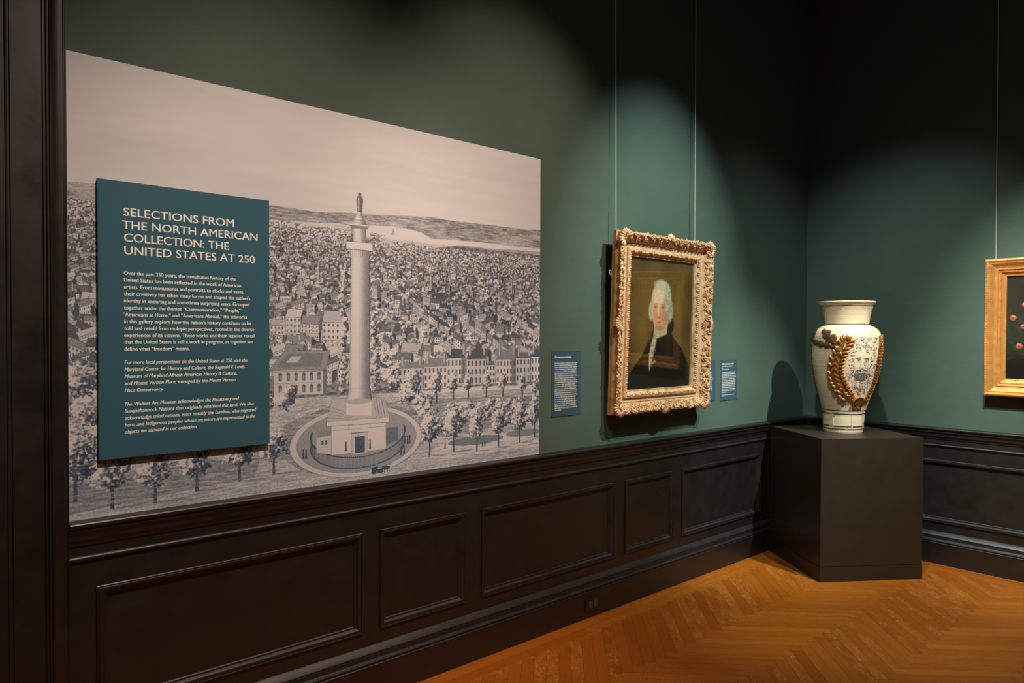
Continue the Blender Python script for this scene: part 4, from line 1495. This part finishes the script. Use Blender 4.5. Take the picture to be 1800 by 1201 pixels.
# ------------------------------------------------------------------ hanging wires
for (p0, p1, lab) in (((-2.352, -0.012, 4.95), (-2.365, -0.050, 2.146), 'thin pale wire rising from the upper left corner of the carved portrait frame'),
                      ((-1.560, -0.012, 4.95), (-1.598, -0.050, 2.146), 'thin pale wire rising from the upper right corner of the carved portrait frame'),
                      ((-0.010, -1.262, 4.95), (-0.020, -1.283, 2.066), 'thin pale wire holding up the gold-framed flower painting')):
    b = MB()
    b.tube([p0, p1], 0.0022, 6)
    tag(b.build('hanging_wire', M_wire), lab, 'wire', 'picture wires')

# ------------------------------------------------------------------ pedestal
FBc, RBc, LBc = Vector((-1.030, -0.614)), Vector((-0.449, -1.025)), Vector((-0.632, -0.046))
ex = (RBc - FBc).normalized()
ey = Vector((-ex.y, ex.x))
SZP = 0.700
ped = empty('pedestal', (FBc.x, FBc.y, 0))
ped.rotation_euler = (0, 0, math.atan2(ex.y, ex.x))
tag(ped, 'square black painted plinth standing across the corner under the vase', 'pedestal')
PTOP = 0.913


def bevel_box(lo, hi, r):
    q = MB()
    q.box(lo, hi)
    bm = bmesh.new()
    vsn = [bm.verts.new(v) for v in q.v]
    for f in q.f:
        bm.faces.new([vsn[i] for i in f])
    bmesh.ops.bevel(bm, geom=list(bm.edges), offset=r, segments=2, affect='EDGES', clamp_overlap=True)
    out_ = MB()
    bm.verts.index_update()
    out_.v = [tuple(v.co) for v in bm.verts]
    out_.f = [tuple(v.index for v in f.verts) for f in bm.faces]
    out_.m = [0] * len(out_.f)
    bm.free()
    return out_


bevel_box((0.002, 0.002, 0.0975), (SZP - 0.002, SZP - 0.002, PTOP), 0.0015).build('body', M_ped, ped)
bevel_box((0, 0, 0), (SZP, SZP, 0.0955), 0.0015).build('base', M_ped, ped)
q = MB()
q.box((0.006, 0.006, 0.09), (SZP - 0.006, SZP - 0.006, 0.10))
q.build('shadow_gap', M_edge, ped)

# ------------------------------------------------------------------ vase
VC = Vector((-0.535, -0.530))
tocam = math.atan2(CAM.y - VC.y, CAM.x - VC.x)
K0 = 0.000885          # metres per measured unit
PROF = [(120, 201), (122, 203), (127, 203), (133, 199), (140, 193), (150, 186), (175, 177), (200, 170), (225, 164), (250, 160), (276, 156.5), (280, 158), (284, 157), (287, 162), (292, 176), (300, 193),
        (310, 207), (322, 220), (340, 233), (365, 243), (400, 248.5), (440, 250), (480, 248), (520, 244.5), (560, 239), (600, 232), (650, 221), (700, 208.5), (750, 195), (800, 180), (850, 164.5), (880, 155.5),
        (900, 151), (950, 147.5), (1000, 144), (1036, 141), (1042, 138)]


def ymap(Y):
    return PTOP + (1042 - Y) * 0.000962


def vrad(z):
    zs = [ymap(p[0]) for p in PROF][::-1]
    rs = [p[1] * K0 for p in PROF][::-1]
    return float(np.interp(z, zs, rs))


lean_dir = Vector((math.cos(tocam + math.pi / 2), math.sin(tocam + math.pi / 2)))


def vcen(z):
    k = 0.017 * min(1.0, max(0.0, (z - PTOP) / 0.55))
    return VC + lean_dir * k


def vpt(theta, z, lift=0.0):
    r = vrad(z) + lift
    c = vcen(z)
    a = tocam + theta
    return Vector((c.x + r * math.cos(a), c.y + r * math.sin(a), z))


def vs_pt(X, Y, lift=0.0):
    """point of the vase body for drawing units measured on its front"""
    z = ymap(Y)
    z = 1.55 + (z - 1.55) * 0.962
    cx_ = 435 - 23 * min(1, max(0, (Y - 450) / 590))
    s = max(-0.995, min(0.995, (X - cx_) * K0 * 0.985 / max(vrad(z), 0.05)))
    return vpt(math.asin(s), z, lift)


vase = empty('ceramic_vase', (VC.x, VC.y, PTOP))
tag(vase, 'tall cream ceramic vase with gold leaf wreath and drawn face on the black plinth', 'vase')
b = MB()
NS = 96
zlist = []
for (a, c) in zip(PROF, PROF[1:]):
    n = max(1, int(abs(c[0] - a[0]) / 8))
    for i in range(n):
        zlist.append(ymap(a[0] + (c[0] - a[0]) * i / n))
zlist.append(ymap(PROF[-1][0]))
wob = random.Random(8)
rings = []
inner = [(zlist[0] - 0.0, 0.170), (zlist[0] - 0.01, 0.163), (zlist[0] - 0.06, 0.140), (zlist[0] - 0.15, 0.124), (zlist[0] - 0.19, 0.14)]
for z, r in inner[::-1]:
    c = vcen(z)
    rings.append([(c.x + r * math.cos(a), c.y + r * math.sin(a), z) for a in np.linspace(0, 2 * math.pi, NS, endpoint=False)])
for z in zlist:
    dr = 0.0006 * math.sin(z * 310) if 1.02 < z < 1.62 else 0
    rings.append([vpt(a, z, dr) for a in np.linspace(0, 2 * math.pi, NS, endpoint=False)])
b.loft(rings, True, True)
attach(b.build('body', M_ceramic, None, True, 50), vase)


def ring_line(b_, Y, rad=0.0016, wobble=0.0008):
    z = ymap(Y)
    pts = [vpt(a, z + wobble * math.sin(a * 5 + Y), 0.0) for a in np.linspace(0, 2 * math.pi, 97)]
    b_.tube(pts, rad, 6)


for Y, r in ((152, 0.0020), (281, 0.0028), (883, 0.0024), (906, 0.0034), (993, 0.0032), (1013, 0.0032)):
    b = MB()
    ring_line(b, Y, r)
    attach(b.build('painted_ring', M_ink, None, True), vase)


# gold wreath branches
def surf_leaf(b_, X0, Y0, X1, Y1, wid, thick=0.010, base=0.0):
    p0, p1 = vs_pt(X0, Y0, base), vs_pt(X1, Y1, base + thick * 0.6)
    mid_ = (p0 + p1) / 2
    ax = (p1 - p0) / 2
    nrm = Vector((mid_.x - VC.x, mid_.y - VC.y, 0)).normalized()
    ay = ax.cross(nrm)
    if ay.length < 1e-7:
        return
    ay = ay.normalized() * wid
    rings = []
    for i in range(8):
        f = i / 7
        w_ = math.sin(math.pi * min(0.98, 0.12 + 0.86 * f)) ** 0.8
        w_ = max(0.05, w_ * (1.0 if f < 0.6 else 1.0))
        c = p0 + ax * 2 * f
        rings.append([c + ay * (w_ * math.cos(q)) + nrm * (thick * w_ * math.sin(q) * (1 if math.sin(q) > 0 else 0.3)) for q in [2 * math.pi * k / 8 for k in range(8)]])
    b_.loft(rings, True, True)


def branch(b_, path, w0, w1):
    P_ = [vs_pt(x, y, 0.004) for x, y in path]
    fine = []
    for a, c in zip(path, path[1:]):
        for i in range(14):
            fine.append((a[0] + (c[0] - a[0]) * i / 14, a[1] + (c[1] - a[1]) * i / 14))
    fine.append(path[-1])
    rings = []
    for i, (x, y) in enumerate(fine):
        f = i / (len(fine) - 1)
        hw = (w0 + (w1 - w0) * f) * (0.35 + 0.65 * math.sin(math.pi * min(0.97, 0.06 + 0.94 * f)))
        x2, y2 = fine[min(i + 1, len(fine) - 1)]
        x1, y1 = fine[max(i - 1, 0)]
        L_ = math.hypot(x2 - x1, y2 - y1) or 1
        nx, ny = -(y2 - y1) / L_, (x2 - x1) / L_
        ring = []
        for k in range(17):
            q = -1 + 2 * k / 16
            ring.append(vs_pt(x + nx * hw * q, y + ny * hw * q, 0.001 + 0.011 * math.sqrt(max(0, 1 - q * q)) + (0.0026 * math.cos(i * 0.85 + abs(q) * 6.5) + (0.002 if abs(q) < 0.1 else 0)) * (1 - q * q)))
        rings.append(ring)
    b_.loft(rings, False, False)


b = MB()
spine = [(462, 812), (425, 775), (385, 720), (358, 650), (355, 575), (372, 500), (398, 435), (430, 380)]
branch(b, spine, 40, 30)
left = [(345, 545, 318, 498), (338, 590, 308, 548), (335, 650, 302, 610), (345, 695, 308, 650), (358, 720, 312, 690), (372, 745, 332, 712), (380, 770, 338, 748), (400, 790, 372, 752), (412, 815, 372, 790), (432, 828, 396, 812),
        (360, 505, 345, 455), (378, 478, 362, 432)]
right = [(420, 400, 412, 352), (432, 392, 444, 350), (440, 398, 470, 358), (435, 415, 496, 388), (428, 440, 488, 414), (412, 462, 466, 446), (405, 488, 460, 474), (398, 515, 446, 500), (392, 540, 436, 528), (388, 565, 428, 556),
         (385, 590, 422, 582), (382, 615, 418, 604), (385, 640, 424, 622), (392, 668, 434, 650), (400, 695, 444, 674), (412, 722, 452, 694), (425, 745, 468, 716), (440, 770, 478, 740), (455, 795, 490, 762), (465, 815, 486, 785),
         (398, 425, 382, 390), (408, 410, 396, 362)]
for q in left:
    surf_leaf(b, *q, 0.0135, 0.012, 0.004)
for q in right:
    surf_leaf(b, *q, 0.0110, 0.011, 0.004)
attach(b.build('gold_branch', M_gold_vase, None, True, 60), vase)
b = MB()
spine2 = [(568, 826), (598, 765), (625, 700), (643, 630), (655, 550), (664, 470), (668, 410), (664, 365)]
branch(b, spine2, 14, 12)
for i in range(26):
    f = i / 25
    j = f * (len(spine2) - 1)
    k = min(int(j), len(spine2) - 2)
    x = spine2[k][0] + (spine2[k + 1][0] - spine2[k][0]) * (j - k)
    y = spine2[k][1] + (spine2[k + 1][1] - spine2[k][1]) * (j - k)
    surf_leaf(b, x - 2, y + 6, x - 16 + 3 * f, y - 12, 0.0085, 0.010, 0.004)
    surf_leaf(b, x + 2, y + 6, x + 12, y - 14, 0.0085, 0.010, 0.004)
attach(b.build('gold_branch', M_gold_vase, None, True, 60), vase)
b = MB()
for i in range(15):
    f = i / 14
    z = 1.50 - 0.30 * f
    th = -math.pi / 2 - 0.02 + 0.10 * (f - 0.3)
    p = vpt(th, z, 0.004)
    b.ellipsoid(p, (0.007, 0, 0), (0, 0.007, 0), (0, 0, 0.010), 7, 5)
    p = vpt(th - 0.10, z - 0.008, 0.004)
    b.ellipsoid(p, (0.007, 0, 0), (0, 0.007, 0), (0, 0, 0.012), 7, 5)
attach(b.build('gold_branch', M_gold_vase, None, True), vase)

# dark oak leaves at the shoulder
b = MB()


def lobe(X, Y, rx, ry, rot=0.0):
    rings = []
    for f in (1.0, 0.92, 0.7, 0.4, 0.05):
        h_ = 0.0045 * math.sqrt(max(0, 1 - f * f))
        ring = []
        for k in range(14):
            a = 2 * math.pi * k / 14
            x, y = rx * f * math.cos(a), ry * f * math.sin(a)
            ring.append(vs_pt(X + x * math.cos(rot) - y * math.sin(rot), Y + x * math.sin(rot) + y * math.cos(rot), 0.0005 + h_ + (0 if f == 1 else 0.002)))
        rings.append(ring)
    b.loft(rings, True, False)




def oak_leaf(path, wid, lobes, lift):
    fine = []
    for a_, c_ in zip(path, path[1:]):
        fine += [(a_[0] + (c_[0] - a_[0]) * k / 14, a_[1] + (c_[1] - a_[1]) * k / 14) for k in range(14)]
    fine.append(path[-1])
    rings_ = []
    n_ = len(fine) - 1
    for i_, (x, y) in enumerate(fine):
        f_ = i_ / n_
        (xa, ya), (xb, yb) = fine[max(i_ - 1, 0)], fine[min(i_ + 1, n_)]
        L_ = math.hypot(xb - xa, yb - ya) or 1
        nx, ny = -(yb - ya) / L_, (xb - xa) / L_
        env = math.sin(math.pi * min(0.985, 0.05 + 0.93 * f_ ** 0.85)) ** 0.55
        hw = wid * env * (0.45 + 0.55 * abs(math.sin(math.pi * lobes * f_)) ** 0.7)
        ring_ = []
        for k in range(13):
            q_ = -1 + k / 6
            back = abs(q_) * 7
            vein = 0.0012 * math.cos(f_ * lobes * 2 * math.pi * 2 + abs(q_) * 5)
            ring_.append(vs_pt(x + nx * hw * q_ + (xa - xb) / L_ * -back, y + ny * hw * q_ + (ya - yb) / L_ * -back, lift + 0.006 * (1 - q_ * q_) ** 0.5 + (0.002 if abs(q_) < 0.1 else 0) + vein * (1 - abs(q_))))
        rings_.append(ring_)
    b.loft(rings_, False)


oak_leaf([(388, 462), (345, 405), (305, 360), (272, 322)], 46, 3.5, 0.002)
oak_leaf([(380, 455), (320, 432), (260, 422), (215, 408), (186, 372)], 24, 5, 0.003)
oak_leaf([(200, 415), (190, 385), (200, 350), (222, 318)], 15, 2.5, 0.002)
attach(b.build('oak_leaf_relief', M_bronze, None, True), vase)
b = MB()
for q in ((372, 442, 398, 480), (385, 470, 402, 510), (366, 432, 384, 462)):
    surf_leaf(b, q[0], q[1], q[2], q[3], 0.012, 0.011, 0.003)
attach(b.build('leaf_stem', M_gold_vase, None, True), vase)

# medallion
b = MB()
pc = vs_pt(515, 838, 0.003)
nr = Vector((pc.x - vcen(pc.z).x, pc.y - vcen(pc.z).y, -0.08)).normalized()
tx = nr.cross(Vector((0, 0, 1))).normalized()
tz = tx.cross(nr)
rings = []
for r, h_ in ((0.0430, -0.006), (0.0440, 0.006), (0.0425, 0.0105), (0.0390, 0.0115), (0.0365, 0.0085), (0.034, 0.0075), (0.020, 0.009), (0.001, 0.010)):
    rings.append([pc + tx * (r * math.cos(a)) + tz * (r * math.sin(a)) + nr * h_ for a in np.linspace(0, 2 * math.pi, 32, endpoint=False)])
b.loft(rings, True, True)
mg = random.Random(2)
for k in range(34):
    a, q = mg.uniform(0, 6.28), 0.032 * math.sqrt(mg.random())
    b.ellipsoid(pc + tx * (q * math.cos(a)) + tz * (q * math.sin(a)) + nr * 0.009, tx * 0.004, tz * 0.003, nr * 0.0022, 6, 4)
attach(b.build('medallion', M_gold_vase, None, True, 50), vase)

# drawn face and flecks
D0, D1, D2, D3 = MB(), MB(), MB(), MB()


def stroke(b_, pts, w=1.2, lift=0.0007):
    """ribbon on the vase surface; w in drawing units"""
    for (xa, ya), (xb, yb) in zip(pts, pts[1:]):
        L_ = math.hypot(xb - xa, yb - ya)
        if L_ < 1e-6:
            continue
        nx, ny = -(yb - ya) / L_ * w / 2, (xb - xa) / L_ * w / 2
        b_.quad(vs_pt(xa + nx, ya + ny, lift), vs_pt(xb + nx, yb + ny, lift), vs_pt(xb - nx, yb - ny, lift), vs_pt(xa - nx, ya - ny, lift))


def inface(x, y):
    return ((x - 543) / 58) ** 2 + ((y - 555) / 95) ** 2 < 1


dg_ = random.Random(31)
for k in range(400):                     # flecks around the head
    y = dg_.uniform(375, 650)
    xl = 478 + (y - 375) * -0.16 if y < 560 else 448 + (y - 560) * 0.18
    xr = 652 - (y - 375) * 0.02 if y < 560 else 648 - (y - 560) * 0.28
    x = dg_.uniform(xl, xr)
    if inface(x, y):
        continue
    a = dg_.uniform(0, 3.14)
    ln = dg_.uniform(4, 10)
    brown = y < 470 and dg_.random() < 0.5
    stroke(D3 if brown else (D0 if dg_.random() < 0.45 else D1), [(x, y), (x + ln * math.cos(a), y + ln * math.sin(a)), (x + ln * math.cos(a) + dg_.uniform(-4, 4), y + ln * math.sin(a) + dg_.uniform(-4, 4))], dg_.uniform(2.2, 5.6))
for k in range(26):                      # wild hair lines on top
    x = dg_.uniform(500, 640)
    stroke(D1, [(x, 400 + dg_.uniform(-10, 10)), (x + dg_.uniform(-14, 14), 375), (x + dg_.uniform(-24, 24), 345 + dg_.uniform(-6, 14))], 1.6)
for k in range(150):                     # looping lines at the shoulders and collar
    y = dg_.uniform(625, 780)
    q = (y - 625) / 155
    x = dg_.uniform(428 + 90 * q, 640 - 60 * q)
    if inface(x, y):
        continue
    stroke(D1, [(x + 6 * math.cos(a) * 1.2, y + 7 * math.sin(a)) for a in [dg_.uniform(0, 1) + 0.7 * i for i in range(6)]], 1.4)
for k in range(7):
    stroke(D0, [(475 + k * 17, 700 + 10 * math.sin(k)), (472 + k * 18, 722), (485 + k * 15, 748), (490 + k * 14, 772 - 2 * k)], 1.8)
# face: brow, eyes, nose, mouth, beard, cheeks - an invented head
for (cx_, cy_, sg) in ((519, 532, 1), (571, 536, -1)):
    for q in range(4):
        stroke(D0, [(cx_ - 17 + q, cy_ - 13 + q * 1.2 + 2 * sg), (cx_, cy_ - 17 + q * 1.2), (cx_ + 17 - q, cy_ - 13 + q * 1.2 - 2 * sg)], 2.2)
    stroke(D0, [(cx_ - 13, cy_ + 1), (cx_ - 4, cy_ - 6), (cx_ + 6, cy_ - 6), (cx_ + 14, cy_ + 2)], 2.6)
    stroke(D1, [(cx_ - 12, cy_ + 3), (cx_, cy_ + 8), (cx_ + 12, cy_ + 3)], 1.8)
    stroke(D0, [(cx_ - 3, cy_ - 4), (cx_ + 3, cy_ - 3), (cx_ + 3, cy_ + 3), (cx_ - 3, cy_ + 3)], 5)
    for q in range(7):
        stroke(D2, [(cx_ - 14 + q * 4, cy_ + 12), (cx_ - 10 + q * 4, cy_ + 18)], 2)
stroke(D1, [(536, 540), (532, 565), (526, 580), (532, 588), (545, 590), (556, 586)], 2.0)
stroke(D0, [(530, 587), (537, 590)], 3)
stroke(D0, [(549, 590), (556, 587)], 3)
for q in range(10):
    stroke(D2, [(548 + q * 1.2, 548 + q * 3), (556 + q * 1.2, 552 + q * 3)], 2)
for k in range(90):                      # moustache
    x = dg_.uniform(500, 578)
    y = 597 + abs(x - 540) * 0.28 + dg_.uniform(-5, 6)
    stroke(D1, [(x, y), (x + (6 if x > 540 else -6), y + 7)], 2.2)
stroke(D0, [(515, 616), (532, 613), (545, 614), (562, 617)], 2.6)
for k in range(520):                     # beard
    a, q = dg_.uniform(0, 6.283), math.sqrt(dg_.random())
    x, y = 533 + 46 * q * math.cos(a), 646 + 36 * q * math.sin(a)
    if y < 620 and 512 < x < 562:
        continue
    stroke(D1 if dg_.random() < 0.8 else D0, [(x, y), (x + dg_.uniform(-5, 5), y + dg_.uniform(3, 9))], 2.2)
for k in range(46):                      # face outline and cheek hatching
    f = k / 45
    a = -0.5 + f * 4.1
    x, y = 543 + 58 * math.cos(a), 556 + 97 * math.sin(a)
    if y > 480:
        stroke(D1 if dg_.random() < 0.4 else D2, [(x, y), (x + dg_.uniform(-7, -2) * math.cos(a), y + dg_.uniform(2, 8))], 1.8)
for k in range(60):
    x, y = dg_.uniform(560, 596), dg_.uniform(560, 640)
    if inface(x, y):
        stroke(D2, [(x, y), (x + 5, y + 8)], 1.6)
stroke(D1, [(486, 670), (505, 690), (535, 700), (565, 694), (590, 672)], 2.0)
stroke(D2, [(482, 690), (505, 708), (538, 716), (572, 708), (600, 686)], 2.2)
DR = MB()
for k, bb in enumerate((D0, D1, D2)):
    n = len(DR.v)
    DR.v += bb.v
    DR.f += [tuple(n + i for i in f) for f in bb.f]
    DR.m += [k] * len(bb.f)
attach(DR.build('drawn_face', [M_ink, M_ink_grey, M_ink_soft]), vase)
attach(D3.build('brown_fleck_pattern', M_ink_brown), vase)

# clear clips holding the foot
for (X, wd) in ((334, 13), (474, 4), (550, 6)):
    b = MB()
    ring_a = [vs_pt(X - wd, y, 0.003) for y in (930, 985, 1036)]
    ring_b = [vs_pt(X + wd, y, 0.003) for y in (930, 985, 1036)]
    ring_c = [vs_pt(X + wd, y, -0.001) for y in (930, 985, 1036)]
    ring_d = [vs_pt(X - wd, y, -0.001) for y in (930, 985, 1036)]
    b.loft([ring_a, ring_b, ring_c, ring_d, ring_a], False)
    attach(b.build('mount_clip', M_clip), vase)
